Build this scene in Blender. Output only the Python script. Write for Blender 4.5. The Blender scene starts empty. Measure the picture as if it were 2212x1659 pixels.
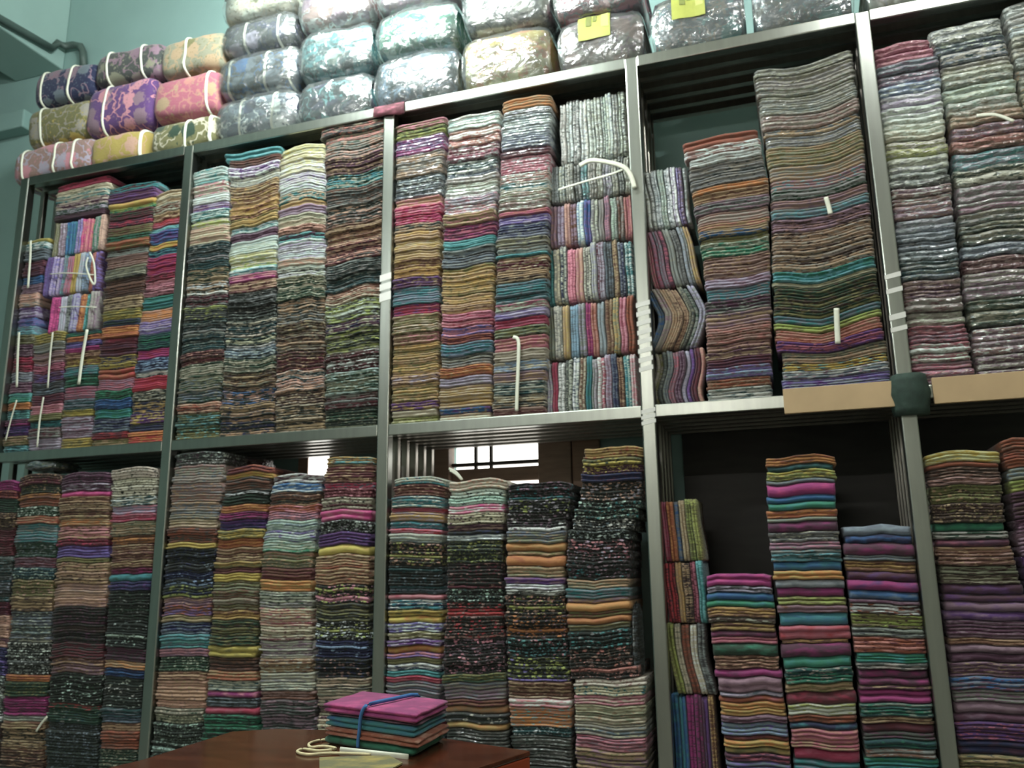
import bpy, bmesh, math, random
from mathutils import Vector, Matrix, noise
RND = random.Random(7)
scene = bpy.context.scene
COL = scene.collection

# ---------------------------------------------------------------- camera
F_PX, YAW, PITCH, ROLL = 1829.4, -0.3149, 0.2196, -0.0143
CAM = Vector((0.0, -3.3, 1.5))
_f = Vector((math.sin(YAW)*math.cos(PITCH), math.cos(YAW)*math.cos(PITCH), math.sin(PITCH)))
_r0 = Vector((math.cos(YAW), -math.sin(YAW), 0)); _u0 = _r0.cross(_f)
_r = math.cos(ROLL)*_r0 + math.sin(ROLL)*_u0
_u = -math.sin(ROLL)*_r0 + math.cos(ROLL)*_u0
cam = bpy.data.cameras.new('camera'); cam_o = bpy.data.objects.new('camera', cam); COL.objects.link(cam_o)
cam.sensor_width = 36; cam.lens = 36*F_PX/2212; cam.clip_start = .05
m = Matrix.Identity(4)
for i in range(3):
    m[i][0] = _r[i]; m[i][1] = _u[i]; m[i][2] = -_f[i]; m[i][3] = CAM[i]
cam_o.matrix_world = m
scene.camera = cam_o
cam.dof.use_dof = True; cam.dof.focus_distance = 1.5; cam.dof.aperture_fstop = 7.0   # the photograph is slightly out of focus

# ---------------------------------------------------------------- world, exposure
w = bpy.data.worlds.new('world'); scene.world = w; w.use_nodes = True
w.node_tree.nodes['Background'].inputs[0].default_value = (.8, .95, .92, 1)
w.node_tree.nodes['Background'].inputs[1].default_value = .3
scene.view_settings.view_transform = 'Standard'; scene.view_settings.look = 'None'
scene.view_settings.gamma = 1; scene.view_settings.use_curve_mapping = False
scene.view_settings.exposure = 0.65
# hanging tube lamps, two of them added as fill: (x, y, z, power, colour); the fittings are built further down
LAMPS = [(-1.75, -1.0, 4.75, 430, (.90, 1, .97)),
         (-2.6, -4.0, 4.10, 135, (.95, 1, .97)),  # unseen lamp added for general room fill
         (1.15, -1.4, 4.75, 150, (.97, 1, .97)),
         (-0.8, -5.6, 3.60, 105, (1, .97, .92))]  # added fill lamp behind the camera, unseen

def ray(px, py):
    return _f*F_PX + _r*(px-1106) - _u*(py-829.5)
def at(px, py, Y=0.0):
    d = ray(px, py); return CAM + d*((Y-CAM.y)/d.y)
def at_z(px, py, Z):
    d = ray(px, py); return CAM + d*((Z-CAM.z)/d.z)

# ---------------------------------------------------------------- helpers
def lin(h):
    h = h.lstrip('#'); o = []
    for k in (0, 2, 4):
        v = int(h[k:k+2], 16)/255; o.append(v/12.92 if v <= .04045 else ((v+.055)/1.055)**2.4)
    return tuple(o)
def empty(name, loc):
    o = bpy.data.objects.new(name, None); COL.objects.link(o); o.location = loc; o.empty_display_size = .05
    return o
def tag(o, label=None, cat=None, group=None, kind=None):
    if label: o['label'] = label
    if cat: o['category'] = cat
    if group: o['group'] = group
    if kind: o['kind'] = kind
    return o
def mesh_obj(name, verts, faces, mat, parent=None, loc=(0, 0, 0), smooth=True, cols=None):
    """verts in world coordinates, stored relative to loc"""
    L = Vector(loc)
    me = bpy.data.meshes.new(name)
    me.from_pydata([tuple(Vector(v)-L) for v in verts], [], faces)
    if smooth: me.polygons.foreach_set('use_smooth', [True]*len(me.polygons))
    if cols:
        for an, vals in cols.items():
            a = me.attributes.new(an, 'FLOAT_COLOR', 'POINT')
            a.data.foreach_set('color', [c for v in vals for c in v])
    me.materials.append(mat)
    o = bpy.data.objects.new(name, me); COL.objects.link(o)
    if parent is not None:
        o.parent = parent; o.location = L - parent.matrix_world.translation if parent.parent is None else (0, 0, 0)
        if parent.parent is None: o.location = L - Vector(parent.location)
    else: o.location = L
    return o
class MB:
    def __init__(s): s.v = []; s.f = []
    def box(s, a, b, bev=0.0):
        x0, y0, z0 = a; x1, y1, z1 = b
        n = len(s.v)
        if bev <= 0:
            s.v += [(x, y, z) for z in (z0, z1) for y in (y0, y1) for x in (x0, x1)]
            s.f += [tuple(n+i for i in q) for q in ((0, 2, 3, 1), (4, 5, 7, 6), (0, 1, 5, 4), (2, 6, 7, 3), (0, 4, 6, 2), (1, 3, 7, 5))]
        else:
            bm = bmesh.new(); bmesh.ops.create_cube(bm, size=1)
            for v in bm.verts: v.co = Vector(((x0+x1)/2+v.co.x*(x1-x0), (y0+y1)/2+v.co.y*(y1-y0), (z0+z1)/2+v.co.z*(z1-z0)))
            bmesh.ops.bevel(bm, geom=list(bm.edges), offset=bev, segments=2, profile=.5, affect='EDGES')
            bm.verts.index_update(); s.v += [tuple(v.co) for v in bm.verts]; s.f += [tuple(n+v.index for v in f.verts) for f in bm.faces]; bm.free()
        return s
    def tube(s, pts, r, k=8, flat=1.0):
        pts = [Vector(p) for p in pts]; n = len(s.v)
        for i, p in enumerate(pts):
            t = (pts[min(i+1, len(pts)-1)]-pts[max(i-1, 0)]).normalized()
            a = t.cross(Vector((0, 1, 0)) if abs(t.y) < .9 else Vector((1, 0, 0))).normalized(); b = t.cross(a)
            for j in range(k):
                q = 2*math.pi*j/k; s.v.append(tuple(p + a*r*math.cos(q) + b*r*flat*math.sin(q)))
        for i in range(len(pts)-1):
            for j in range(k):
                s.f.append((n+i*k+j, n+i*k+(j+1) % k, n+(i+1)*k+(j+1) % k, n+(i+1)*k+j))
        s.f.append(tuple(n+j for j in range(k))[::-1]); s.f.append(tuple(n+(len(pts)-1)*k+j for j in range(k)))
        return s
    def build(s, name, mat, parent=None, loc=(0, 0, 0), smooth=False):
        return mesh_obj(name, s.v, s.f, mat, parent, loc, smooth)

# ---------------------------------------------------------------- materials
def newmat(name):
    mt = bpy.data.materials.new(name); mt.use_nodes = True
    nt = mt.node_tree; return mt, nt, nt.nodes['Principled BSDF']
def N(nt, t, **kw):
    n = nt.nodes.new(t)
    for k, v in kw.items():
        if k.startswith('i_'): n.inputs[int(k[2:])].default_value = v
        else: setattr(n, k, v)
    return n
def simple(name, hexc, rough=.5, metal=0.0, var=.15, scale=12, bump=0.0, stretch=(1, 1, 1), spec=.5):
    mt, nt, b = newmat(name); c = lin(hexc); L = nt.links.new
    tc = N(nt, 'ShaderNodeTexCoord'); mp = N(nt, 'ShaderNodeMapping'); mp.inputs['Scale'].default_value = stretch
    L(tc.outputs['Object'], mp.inputs[0])
    nz = N(nt, 'ShaderNodeTexNoise'); nz.inputs['Scale'].default_value = scale; nz.inputs['Detail'].default_value = 4
    L(mp.outputs[0], nz.inputs['Vector'])
    rp = N(nt, 'ShaderNodeValToRGB')
    rp.color_ramp.elements[0].position = .3; rp.color_ramp.elements[1].position = .7
    rp.color_ramp.elements[0].color = (*[x*(1-var) for x in c], 1); rp.color_ramp.elements[1].color = (*[min(1, x*(1+var)) for x in c], 1)
    L(nz.outputs['Fac'], rp.inputs[0]); L(rp.outputs[0], b.inputs['Base Color'])
    b.inputs['Roughness'].default_value = rough; b.inputs['Metallic'].default_value = metal
    b.inputs['Specular IOR Level'].default_value = spec
    if bump:
        bp = N(nt, 'ShaderNodeBump'); bp.inputs['Strength'].default_value = bump; bp.inputs['Distance'].default_value = .01
        L(nz.outputs['Fac'], bp.inputs['Height']); L(bp.outputs[0], b.inputs['Normal'])
    return mt
def cloth_mat(name, kind, rough=.8, coat=0.0, scale=1.0, sheen=.15, bump=.25):
    """colour c1 with motifs in c2 and c3 (mesh attributes of each cloth); alpha of c1 shifts the pattern"""
    mt, nt, b = newmat(name); L = nt.links.new
    A = [N(nt, 'ShaderNodeAttribute', attribute_name=a) for a in ('c1', 'c2', 'c3')]
    geo = N(nt, 'ShaderNodeNewGeometry')
    off = N(nt, 'ShaderNodeVectorMath', operation='SCALE'); off.inputs[0].default_value = (37, 11, 23); L(A[0].outputs['Alpha'], off.inputs['Scale'])
    ad = N(nt, 'ShaderNodeVectorMath', operation='ADD'); L(geo.outputs['Position'], ad.inputs[0]); L(off.outputs[0], ad.inputs[1])
    def mapped(sx, sy, sz):
        mp = N(nt, 'ShaderNodeMapping'); mp.inputs['Scale'].default_value = (sx*scale, sy*scale, sz*scale); L(ad.outputs[0], mp.inputs[0]); return mp
    def ramp(src, p0, p1):
        r = N(nt, 'ShaderNodeMapRange'); r.inputs['From Min'].default_value = p0; r.inputs['From Max'].default_value = p1; L(src, r.inputs['Value']); return r.outputs[0]
    def mix(fac, a, bb):
        mx = N(nt, 'ShaderNodeMix', data_type='RGBA'); L(fac, mx.inputs[0]); L(a, mx.inputs[6]); L(bb, mx.inputs[7]); return mx.outputs[2]
    def noi(mp, detail=2):
        n = N(nt, 'ShaderNodeTexNoise'); n.inputs['Scale'].default_value = 1; n.inputs['Detail'].default_value = detail; L(mp.outputs[0], n.inputs['Vector']); return n.outputs['Fac']
    base = A[0].outputs['Color']
    def warp(mp, amt, sc):
        n = N(nt, 'ShaderNodeTexNoise'); n.inputs['Scale'].default_value = sc; n.inputs['Detail'].default_value = 2; L(mp.outputs[0], n.inputs['Vector'])
        s = N(nt, 'ShaderNodeVectorMath', operation='SCALE'); s.inputs['Scale'].default_value = amt; L(n.outputs['Color'], s.inputs[0])
        a = N(nt, 'ShaderNodeVectorMath', operation='ADD'); L(mp.outputs[0], a.inputs[0]); L(s.outputs[0], a.inputs[1]); return a
    if kind == 'floral':
        vo = N(nt, 'ShaderNodeTexVoronoi'); vo.inputs['Scale'].default_value = 1; L(warp(mapped(58, 58, 88), 1.1, 1.3).outputs[0], vo.inputs['Vector'])
        sep = N(nt, 'ShaderNodeSeparateColor'); L(vo.outputs['Color'], sep.inputs[0])
        mot = mix(ramp(sep.outputs[0], .55, .6), A[1].outputs['Color'], A[2].outputs['Color'])
        thr = N(nt, 'ShaderNodeMath', operation='MULTIPLY_ADD'); L(sep.outputs[1], thr.inputs[0]); thr.inputs[1].default_value = .42; L(vo.outputs['Distance'], thr.inputs[2])
        base = mix(ramp(thr.outputs[0], .58, .46), base, mot)
        base = mix(ramp(noi(mapped(110, 110, 170), 2), .60, .68), base, A[1].outputs['Color'])
    elif kind == 'streak':
        base = mix(ramp(noi(mapped(20, 20, 210)), .535, .57), base, A[1].outputs['Color'])
        base = mix(ramp(noi(mapped(44, 44, 190), 3), .575, .61), base, A[2].outputs['Color'])
    elif kind == 'plain':
        base = mix(ramp(noi(mapped(22, 22, 60), 3), .46, .74), base, A[1].outputs['Color'])
    elif kind == 'bundle':
        vo = N(nt, 'ShaderNodeTexVoronoi'); vo.inputs['Scale'].default_value = 1; vo.inputs['Randomness'].default_value = .9; L(warp(mapped(9, 9, 9), .35, 5).outputs[0], vo.inputs['Vector'])
        sep = N(nt, 'ShaderNodeSeparateColor'); L(vo.outputs['Color'], sep.inputs[0])
        mot = mix(ramp(sep.outputs[0], .5, .55), A[1].outputs['Color'], A[2].outputs['Color'])
        ds = N(nt, 'ShaderNodeMath', operation='SUBTRACT'); L(noi(mapped(13, 13, 13), 2), ds.inputs[0]); ds.inputs[1].default_value = .5
        ab = N(nt, 'ShaderNodeMath', operation='ABSOLUTE'); L(ds.outputs[0], ab.inputs[0])
        base = mix(ramp(ab.outputs[0], .03, .018), base, A[2].outputs['Color'])
        base = mix(ramp(vo.outputs['Distance'], .44, .38), base, mot)
        base = mix(ramp(noi(mapped(60, 60, 60), 3), .58, .70), base, A[1].outputs['Color'])
    L(base, b.inputs['Base Color'])
    b.inputs['Roughness'].default_value = rough; b.inputs['Sheen Weight'].default_value = sheen
    b.inputs['Specular IOR Level'].default_value = .3
    nz = N(nt, 'ShaderNodeTexNoise'); nz.inputs['Detail'].default_value = 3
    mpb = mapped(24, 24, 55) if coat else mapped(60, 60, 160)
    L(mpb.outputs[0], nz.inputs['Vector']); nz.inputs['Scale'].default_value = 1
    bp = N(nt, 'ShaderNodeBump'); bp.inputs['Strength'].default_value = bump; bp.inputs['Distance'].default_value = .02 if coat else .004
    L(nz.outputs['Fac'], bp.inputs['Height']); L(bp.outputs[0], b.inputs['Normal'])
    if coat:
        b.inputs['Coat Weight'].default_value = coat; b.inputs['Coat Roughness'].default_value = .13; b.inputs['Coat IOR'].default_value = 1.75; L(bp.outputs[0], b.inputs['Coat Normal'])
    return mt
M = {}
M['floral'] = cloth_mat('printed_cotton', 'floral')
M['streak'] = cloth_mat('printed_saree', 'streak')
M['plain'] = cloth_mat('plain_cloth', 'plain', rough=.75)
M['pack'] = cloth_mat('packed_cloth', 'streak', coat=1.0, rough=.5, bump=1.0)
M['bundle'] = cloth_mat('bundle_floral', 'bundle', bump=.35)
M['steel'] = simple('stainless_steel', 'a3a69f', .30, 1.0, .08, 30, .04, (1, 1, .1))
M['steel_dark'] = simple('steel_slat', 'a8a49c', .34, 1.0, .1, 30, .04, (1, 1, .1))
M['sheet'] = simple('shelf_sheet', '6e7571', .55, .6, .1, 8)
M['wall'] = simple('teal_paint', '86a39f', .75, 0, .06, 3, .1)
M['beam'] = simple('beam_paint', '9bb6b1', .75, 0, .05, 3, .1)
M['offwhite'] = simple('off_white_paint', 'a9a89c', .8, 0, .05, 3)
M['shade_panel'] = simple('painted_shade', '2e2b28', .6, 0, .2, 6, .1, (1, 1, 5))  # near-black colour carries the shade behind the lower right bays
M['floor'] = simple('floor_tile', '8d8a82', .4, 0, .1, 4)
M['wood'] = simple('brown_wood', '8a6f5c', .5, 0, .25, 9, .15, (1, 1, 6))
M['tabletop'] = simple('polished_table_top', '4a2618', .16, 0, .35, 6, .02, (1, 4, 1))
M['table_edge'] = simple('table_edge_red_wood', '8c3a20', .35, 0, .2, 8)
M['board'] = simple('beige_board', 'b59a76', .7, 0, .1, 5)
M['strap'] = simple('white_strap', 'dcdccb', .45, 0, .06, 30)
M['cord'] = simple('cream_cord', 'cfc39b', .7, 0, .15, 60)
M['blue_cord'] = simple('blue_cord', '3f6fa8', .6, 0, .1, 60)
M['dark'] = simple('dark_cloth_wrap', '24362e', .8, 0, .25, 30, .3)
M['pipe'] = simple('dark_conduit', '4a5a55', .5, 0, .1, 20)
M['pale_band'] = simple('white_band', 'd8d6d0', .5, 0, .05, 30)
M['sticker'] = simple('yellow_sticker', 'a9ad55', .5, 0, .08, 30)
M['print'] = simple('sticker_print', '7c8246', .6, 0, .15, 40)
M['sticker_pale'] = simple('sticker_pale_panel', 'bdc070', .5, 0, .05, 40)
M['frame'] = simple('window_wood', '8d7767', .55, 0, .2, 10, .1, (1, 1, 5))
M['bar'] = simple('window_bar', '3a3733', .5, .3, .1, 20)
M['white'] = simple('white_enamel', 'e4e6e2', .4, 0, .03, 10)
def emit(name, col, s):
    mt, nt, b = newmat(name); b.inputs['Base Color'].default_value = (*col, 1)
    b.inputs['Emission Color'].default_value = (*col, 1); b.inputs['Emission Strength'].default_value = s; return mt
M['daylight'] = emit('daylit_frosted_glass', (1, .98, .93), 1.6)
def film():
    mt, nt, b = newmat('plastic_film'); L = nt.links.new; nt.nodes.remove(b); out = nt.nodes['Material Output']
    tr = N(nt, 'ShaderNodeBsdfTransparent'); tr.inputs[0].default_value = (.93, .95, .95, 1)
    gl = N(nt, 'ShaderNodeBsdfGlossy'); gl.inputs['Roughness'].default_value = .2; gl.inputs[0].default_value = (1, 1, 1, 1)
    df = N(nt, 'ShaderNodeBsdfDiffuse'); df.inputs[0].default_value = (.8, .86, .86, 1)
    tc = N(nt, 'ShaderNodeTexCoord'); mp = N(nt, 'ShaderNodeMapping'); mp.inputs['Scale'].default_value = (7, 7, 12); L(tc.outputs['Object'], mp.inputs[0])
    nz = N(nt, 'ShaderNodeTexNoise'); nz.inputs['Scale'].default_value = 1.0; nz.inputs['Detail'].default_value = 4; nz.inputs['Distortion'].default_value = 1.2; L(mp.outputs[0], nz.inputs['Vector'])
    bp = N(nt, 'ShaderNodeBump'); bp.inputs['Strength'].default_value = .85; bp.inputs['Distance'].default_value = .035; L(nz.outputs['Fac'], bp.inputs['Height'])
    L(bp.outputs[0], gl.inputs['Normal'])
    fr = N(nt, 'ShaderNodeFresnel'); fr.inputs[0].default_value = 1.5; L(bp.outputs[0], fr.inputs['Normal'])
    a1 = N(nt, 'ShaderNodeMath', operation='MULTIPLY_ADD'); L(fr.outputs[0], a1.inputs[0]); a1.inputs[1].default_value = .9; a1.inputs[2].default_value = .085
    m1 = N(nt, 'ShaderNodeMixShader'); m1.inputs[0].default_value = .07; L(tr.outputs[0], m1.inputs[1]); L(df.outputs[0], m1.inputs[2])
    m2 = N(nt, 'ShaderNodeMixShader'); L(a1.outputs[0], m2.inputs[0]); L(m1.outputs[0], m2.inputs[1]); L(gl.outputs[0], m2.inputs[2])
    L(m2.outputs[0], out.inputs[0]); return mt
M['film'] = film()

# ---------------------------------------------------------------- room
ZPAN = 2.12
WY = 0.66                                   # face of the wall behind the shelving
CEIL = 6.0
XL, XR, YF = -6.2, 3.2, -6.4
def struct(name, mb, mat, parent=None):
    o = mb.build(name, mat, parent)
    if parent is None: o['kind'] = 'structure'
    return o
wa, wb = at(972, 962, WY), at(1171, 1150, WY)     # window opening in the wall
WX0, WX1, WZ1, WZ0 = wa.x, wb.x, wa.z, wa.z-1.0
s0 = at(672, 990, WY); 
wall = MB()
wall.box((XL, WY, 0), (WX0, WY+.15, CEIL)); wall.box((WX1, WY, 0), (XR, WY+.15, CEIL))
wall.box((WX0, WY, 0), (WX1, WY+.15, WZ0)); wall.box((WX0, WY, WZ1), (WX1, WY+.15, CEIL))
struct('wall_back', wall, M['wall'])
struct('floor', MB().box((XL, YF, -.1), (XR, WY, 0)), M['floor'])
struct('ceiling', MB().box((XL, YF, CEIL), (XR, WY+.15, CEIL+.1)), M['offwhite'])
struct('wall_left', MB().box((XL-.15, YF, 0), (XL, WY+.15, CEIL)), M['wall'])
struct('wall_right', MB().box((XR, YF, 0), (XR+.15, WY+.15, CEIL)), M['offwhite'])
struct('wall_front', MB().box((XL, YF-.15, 0), (XR, YF, CEIL)), M['offwhite'])
# beam that runs from the wall towards the viewer
b0 = at(148, 60, WY); bz = at(112, 158, WY).z
bx0 = at(92, 160, WY).x
beam = MB(); beam.box((b0.x-.42, YF, bz), (b0.x, WY, CEIL), .01)
struct('trim_1', beam, M['beam'])
fz = at(20, 300, WY); fz1 = at(20, 272, WY)
struct('trim_2', MB().box((XL, WY-.10, fz.z), (at(75, 285, WY).x, WY, fz1.z+.03), .008), M['wall'])
# conduit along the beam, bending onto the wall
cx = b0.x+.035
def at_x(px, py, X):
    d = ray(px, py); return CAM + d*((X-CAM.x)/d.x)
q1, q2 = at_x(112, 104, cx), at_x(0, 40, cx)
qn = q2+(q2-q1).normalized()*((q2.y-(YF+.1))/abs((q2-q1).normalized().y))
c0 = at(160, 97, WY-.035)
P = [at(182, 150, WY-.035), at(179, 112, WY-.035), at(174, 100, WY-.035), c0, Vector((cx+.01, WY-.05, c0.z-.005)), Vector((cx, WY-.10, c0.z-.01)), q1, (q1+q2)/2, q2, qn]
o = MB().tube(P, .024, 8).build('conduit_pipe', M['pipe'], smooth=True)
tag(o, 'dark conduit pipe along the ceiling beam bending down the teal wall', 'pipe')
# window
wn = empty('window_1', (WX0, WY, WZ0)); wn['kind'] = 'structure'
def wpart(n, a, b, mat, bev=.004):
    return MB().box(a, b, bev).build(n, mat, wn, loc=((a[0]+b[0])/2, a[1], a[2]))
wpart('pane', (WX0, WY+.09, WZ0), (WX1, WY+.10, WZ1), M['daylight'], 0)
for n, (a, b) in enumerate((((WX0-.14, WY-.03, WZ0-.12), (WX0+.005, WY+.05, WZ1+.12)), ((WX1-.005, WY-.03, WZ0-.12), (WX1+.16, WY+.05, WZ1+.12)),
                ((WX0, WY-.03, WZ1-.005), (WX1, WY+.05, WZ1+.12)), ((WX0, WY-.03, WZ0-.12), (WX1, WY+.05, WZ0+.005)))):
    wpart('window_frame', a, b, M['frame'])
for px in (1028, 1061):
    x = at(px, 990, WY+.03).x; wpart('window_bar', (x-.008, WY+.02, WZ0), (x+.008, WY+.045, WZ1), M['bar'])
for py, h in ((1001, .009), (1026, .035)):
    z = at(1070, py, WY+.03).z; wpart('window_rail', (WX0, WY+.015, z-h), (WX1, WY+.05, z+h), M['bar'] if h < .02 else M['frame'])
w2a, w2b = at(672, 988, WY), at(716, 1016, WY)
w2 = empty('window_2', (w2a.x, WY, w2b.z)); w2['kind'] = 'structure'
MB().box((w2a.x, WY-.022, w2b.z-.2), (w2b.x, WY-.012, w2a.z), .001).build('pane', M['daylight'], w2, w2a)
for a, b in (((w2a.x-.06, WY-.03, w2b.z-.25), (w2a.x, WY-.001, w2a.z+.06)), ((w2b.x, WY-.03, w2b.z-.25), (w2b.x+.06, WY-.001, w2a.z+.06)), ((w2a.x, WY-.03, w2a.z), (w2b.x, WY-.001, w2a.z+.06)), ((w2a.x, WY-.03, w2b.z-.25), (w2b.x, WY-.001, w2b.z-.2))):
    MB().box(a, b, .003).build('window_frame', M['frame'], w2, a)
# brown panelling on both sides of the window
pn = at(1215, 990, WY)
struct('trim_3', MB().box((WX1+.165, WY-.025, 0), (WX1+.30, WY, WZ1+.25), .004), M['wood'])
struct('trim_4', MB().box((WX0-.30, WY-.02, 0), (WX0-.145, WY, WZ1+.16), .004), M['wood'])

struct('shade_sheet', MB().box((-.46, WY-.022, .0), (2.2, WY, ZPAN), .004), M['shade_panel'])  # added dark sheet: shade on the wall here is put into its colour

# ---------------------------------------------------------------- lamps
for k, (lx, ly, lz, pw, lc) in enumerate(LAMPS):
    fx = empty('tube_light', (lx, ly, lz))
    MB().box((lx-.66, ly-.035, lz+.05), (lx+.66, ly+.035, lz+.10), .008).build('housing', M['white'], fx, (lx, ly, lz))
    for s in (-1, 1):
        MB().box((lx+s*.625-.012, ly-.02, lz-.02), (lx+s*.625+.012, ly+.02, lz+.05), .004).build('tube_socket', M['white'], fx, (lx, ly, lz))
        MB().tube([(lx+s*.5, ly, lz+.10), (lx+s*.5, ly, CEIL-.001)], .006, 8).build('hanger_rod', M['steel'], fx, (lx, ly, lz), True)
    MB().tube([(lx-.612, ly, lz), (lx, ly, lz), (lx+.612, ly, lz)], .019, 12).build('tube', emit('lit_tube', lc, pw), fx, (lx, ly, lz), True)
    tag(fx, ['white hanging tube light in front of the top shelf', 'added white hanging tube light for fill, unseen at the far left',
             'white hanging tube light right of the viewer', 'added warm white hanging tube light for fill behind the viewer'][k], 'light', 'hanging tube lights')

# ---------------------------------------------------------------- shelving rack
PX = [-3.9133, -2.8175, -1.6729, -0.5096, 0.4273, 1.50]
ZT, ZM, ZB = 3.6668, 2.1182, 0.62
DEPTH = .54
PW = .027
rack = empty('shelving_rack', (-1.2, .25, 0))
tag(rack, 'stainless steel shelving rack filling the wall from end to end', 'shelf')
RL = (-1.2, .25, 0)
for i, x in enumerate(PX):
    p = MB().box((x-PW, 0, 0), (x+PW, .05, ZT+.02), .005).build('post', M['steel'], rack, (x, 0, 0))
    nb = {2: [(592, 606), (612, 626), (632, 650)], 3: [(652+i*20, 662+i*20) for i in range(8)] + [(884, 893), (897, 905), (909, 917)],
          4: [(590, 600), (622, 632), (678, 690), (706, 716)]}.get(i, [])
    for (ya, yb) in nb:                     # narrow white strips across the front of the post
        pxx = {2: 833, 3: 1388, 4: 1935}[i]
        za, zb = at(pxx, yb).z, at(pxx, ya).z
        t = MB(); t.v = [(x-PW-.0015, -.0016, za-.004), (x+PW+.0015, -.0016, za+.006), (x+PW+.0015, -.0016, zb+.006), (x-PW-.0015, -.0016, zb-.004)]
        t.v += [(a, .0006, c) for a, b, c in t.v]; t.f = [(0, 1, 2, 3), (7, 6, 5, 4), (0, 4, 5, 1), (1, 5, 6, 2), (2, 6, 7, 3), (3, 7, 4, 0)]
        t.build('pale_strip', M['pale_band'], rack, (x, 0, za))
    for k in range(5):                      # uprights of the bay divider, front to back
        y = .125 + k*.095
        MB().box((x-.015, y, 0), (x+.015, y+.028, ZT), .003).build('divider_slat', M['steel_dark'], rack, (x, y, 0))
for z, nm in ((ZT, 'top'), (ZM, 'mid'), (ZB, 'low')):
    for i in range(len(PX)-1):
        a, b = PX[i]+PW, PX[i+1]-PW
        MB().box((a, .001, z-.026), (b, .045, z+.024), .004).build('rail', M['steel'], rack, (a, 0, z))
        MB().box((a-PW+.002, .045, z+.012), (b+PW-.002, DEPTH, z+.022)).build('shelf_sheet', M['sheet'], rack, (a, 0, z))
        for k in range(5):
            y = .11 + k*.095
            MB().box((a-.01, y, z-.02), (b+.01, y+.03, z+.011)).build('cross_bar', M['steel_dark'], rack, (a, y, z))
# beige board edging clamped over the mid rail at the right
def board(px0, px1, label):
    a, b = at(px0, 858), at(px1, 850)
    o = MB().box((a.x, -.012, ZM-.05), (b.x, .0005, ZM+.045), .002).build('edge_board', M['board'], None, (a.x, 0, ZM))
    tag(o, label, 'board', 'beige edge boards')
board(1692, 1938, 'beige edge board on the mid rail left of the dark cloth wrap')
board(2016, 2330, 'beige edge board on the mid rail right of the dark cloth wrap')
# dark cloth knotted round the post
ctr = at(1972, 852); wv = []; wf = []
nz_, na_ = 7, 14
for i in range(nz_):
    t = i/(nz_-1)
    for j in range(na_):
        q = 2*math.pi*j/na_
        rr = .062 + .012*noise.noise(Vector((i*1.3, j*.9, 3))) - .02*abs(t-.5)
        wv.append((PX[4]+.012+rr*1.12*math.cos(q), .02+rr*.8*math.sin(q)-.012, ctr.z-.075+.15*t))
for i in range(nz_-1):
    for j in range(na_): wf.append((i*na_+j, i*na_+(j+1) % na_, (i+1)*na_+(j+1) % na_, (i+1)*na_+j))
wf += [tuple(range(na_))[::-1], tuple((nz_-1)*na_+j for j in range(na_))]
tag(mesh_obj('cloth_wrap', wv, wf, M['dark'], None, ctr), 'dark green cloth wrapped round the steel post at the mid rail', 'cloth')

# ---------------------------------------------------------------- cloth colours
PAL = dict(white=('c9d2cd', 'white'), mint=('a3bdb2', 'pale mint'), cream=('bdb59c', 'cream'), pale=('b4b8a6', 'pale grey green'), lemon=('c2c08a', 'pale yellow'),
 pink=('c77f8d', 'pink'), salmon=('b8766c', 'salmon'), peach=('c0937c', 'peach'), rose=('a9566b', 'rose'), hot=('c83a82', 'hot pink'), crimson=('a3264a', 'crimson'), red=('b02c36', 'red'),
 maroon=('5b2530', 'maroon'), plum=('553247', 'plum'), mauve=('86687a', 'mauve'), dusty=('96756c', 'dusty pink'), purple=('5e3878', 'purple'), violet=('6f5fa0', 'violet'), lav=('a49bb0', 'lavender'),
 magenta=('96286e', 'magenta'), navy=('262c50', 'navy'), blue=('2b5f94', 'blue'), sky=('7f9cba', 'light blue'), slate=('66737f', 'slate grey'), bgrey=('8d97a0', 'blue grey'),
 teal=('2b7b80', 'teal'), aqua=('5aa3a6', 'aqua'), dteal=('1f4448', 'dark teal'), green=('22795c', 'green'), dgreen=('24402f', 'dark green'), lime=('9aa548', 'lime green'), olive=('6d6a3c', 'olive'), ogrey=('84836c', 'olive grey'),
 grey=('7c807c', 'grey'), dgrey=('444846', 'dark grey'), black=('202420', 'black'), bgreen=('27302b', 'black green'), brown=('6b4636', 'brown'), dbrown=('42302a', 'dark brown'), rust=('984e32', 'rust'), orange=('c07a35', 'orange'),
 gold=('b08f48', 'gold'), mustard=('ab952f', 'mustard'), yellow=('c3ae3c', 'yellow'), tan=('a68a66', 'tan'), beige=('b3a184', 'beige'), tgrey=('908a80', 'warm grey'))
def mute(c, s=.80, g=.92):
    l = .3*c[0]+.59*c[1]+.11*c[2]; return tuple(g*(l+(x-l)*s) for x in c)
ALB = {k: mute(lin(v[0])) for k, v in PAL.items()}
ORD = ['', 'first', 'second', 'third', 'fourth', 'fifth', 'sixth', 'seventh', 'eighth', 'ninth', 'tenth', 'eleventh', 'twelfth', 'thirteenth', 'fourteenth', 'fifteenth', 'sixteenth', 'seventeenth', 'eighteenth', 'nineteenth']
def ordinal(n):
    if n < 20: return ORD[n]
    t = {2: ('twentieth', 'twenty'), 3: ('thirtieth', 'thirty'), 4: ('fortieth', 'forty'), 5: ('fiftieth', 'fifty'), 6: ('sixtieth', 'sixty'), 7: ('seventieth', 'seventy')}[n//10]
    return t[0] if n % 10 == 0 else t[1]+'-'+ORD[n % 10]
def jit(c, a=.16):
    g = 1+RND.uniform(-a, a); return tuple(max(0, min(1, x*g*(1+RND.uniform(-.06, .06)))) for x in c)

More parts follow.
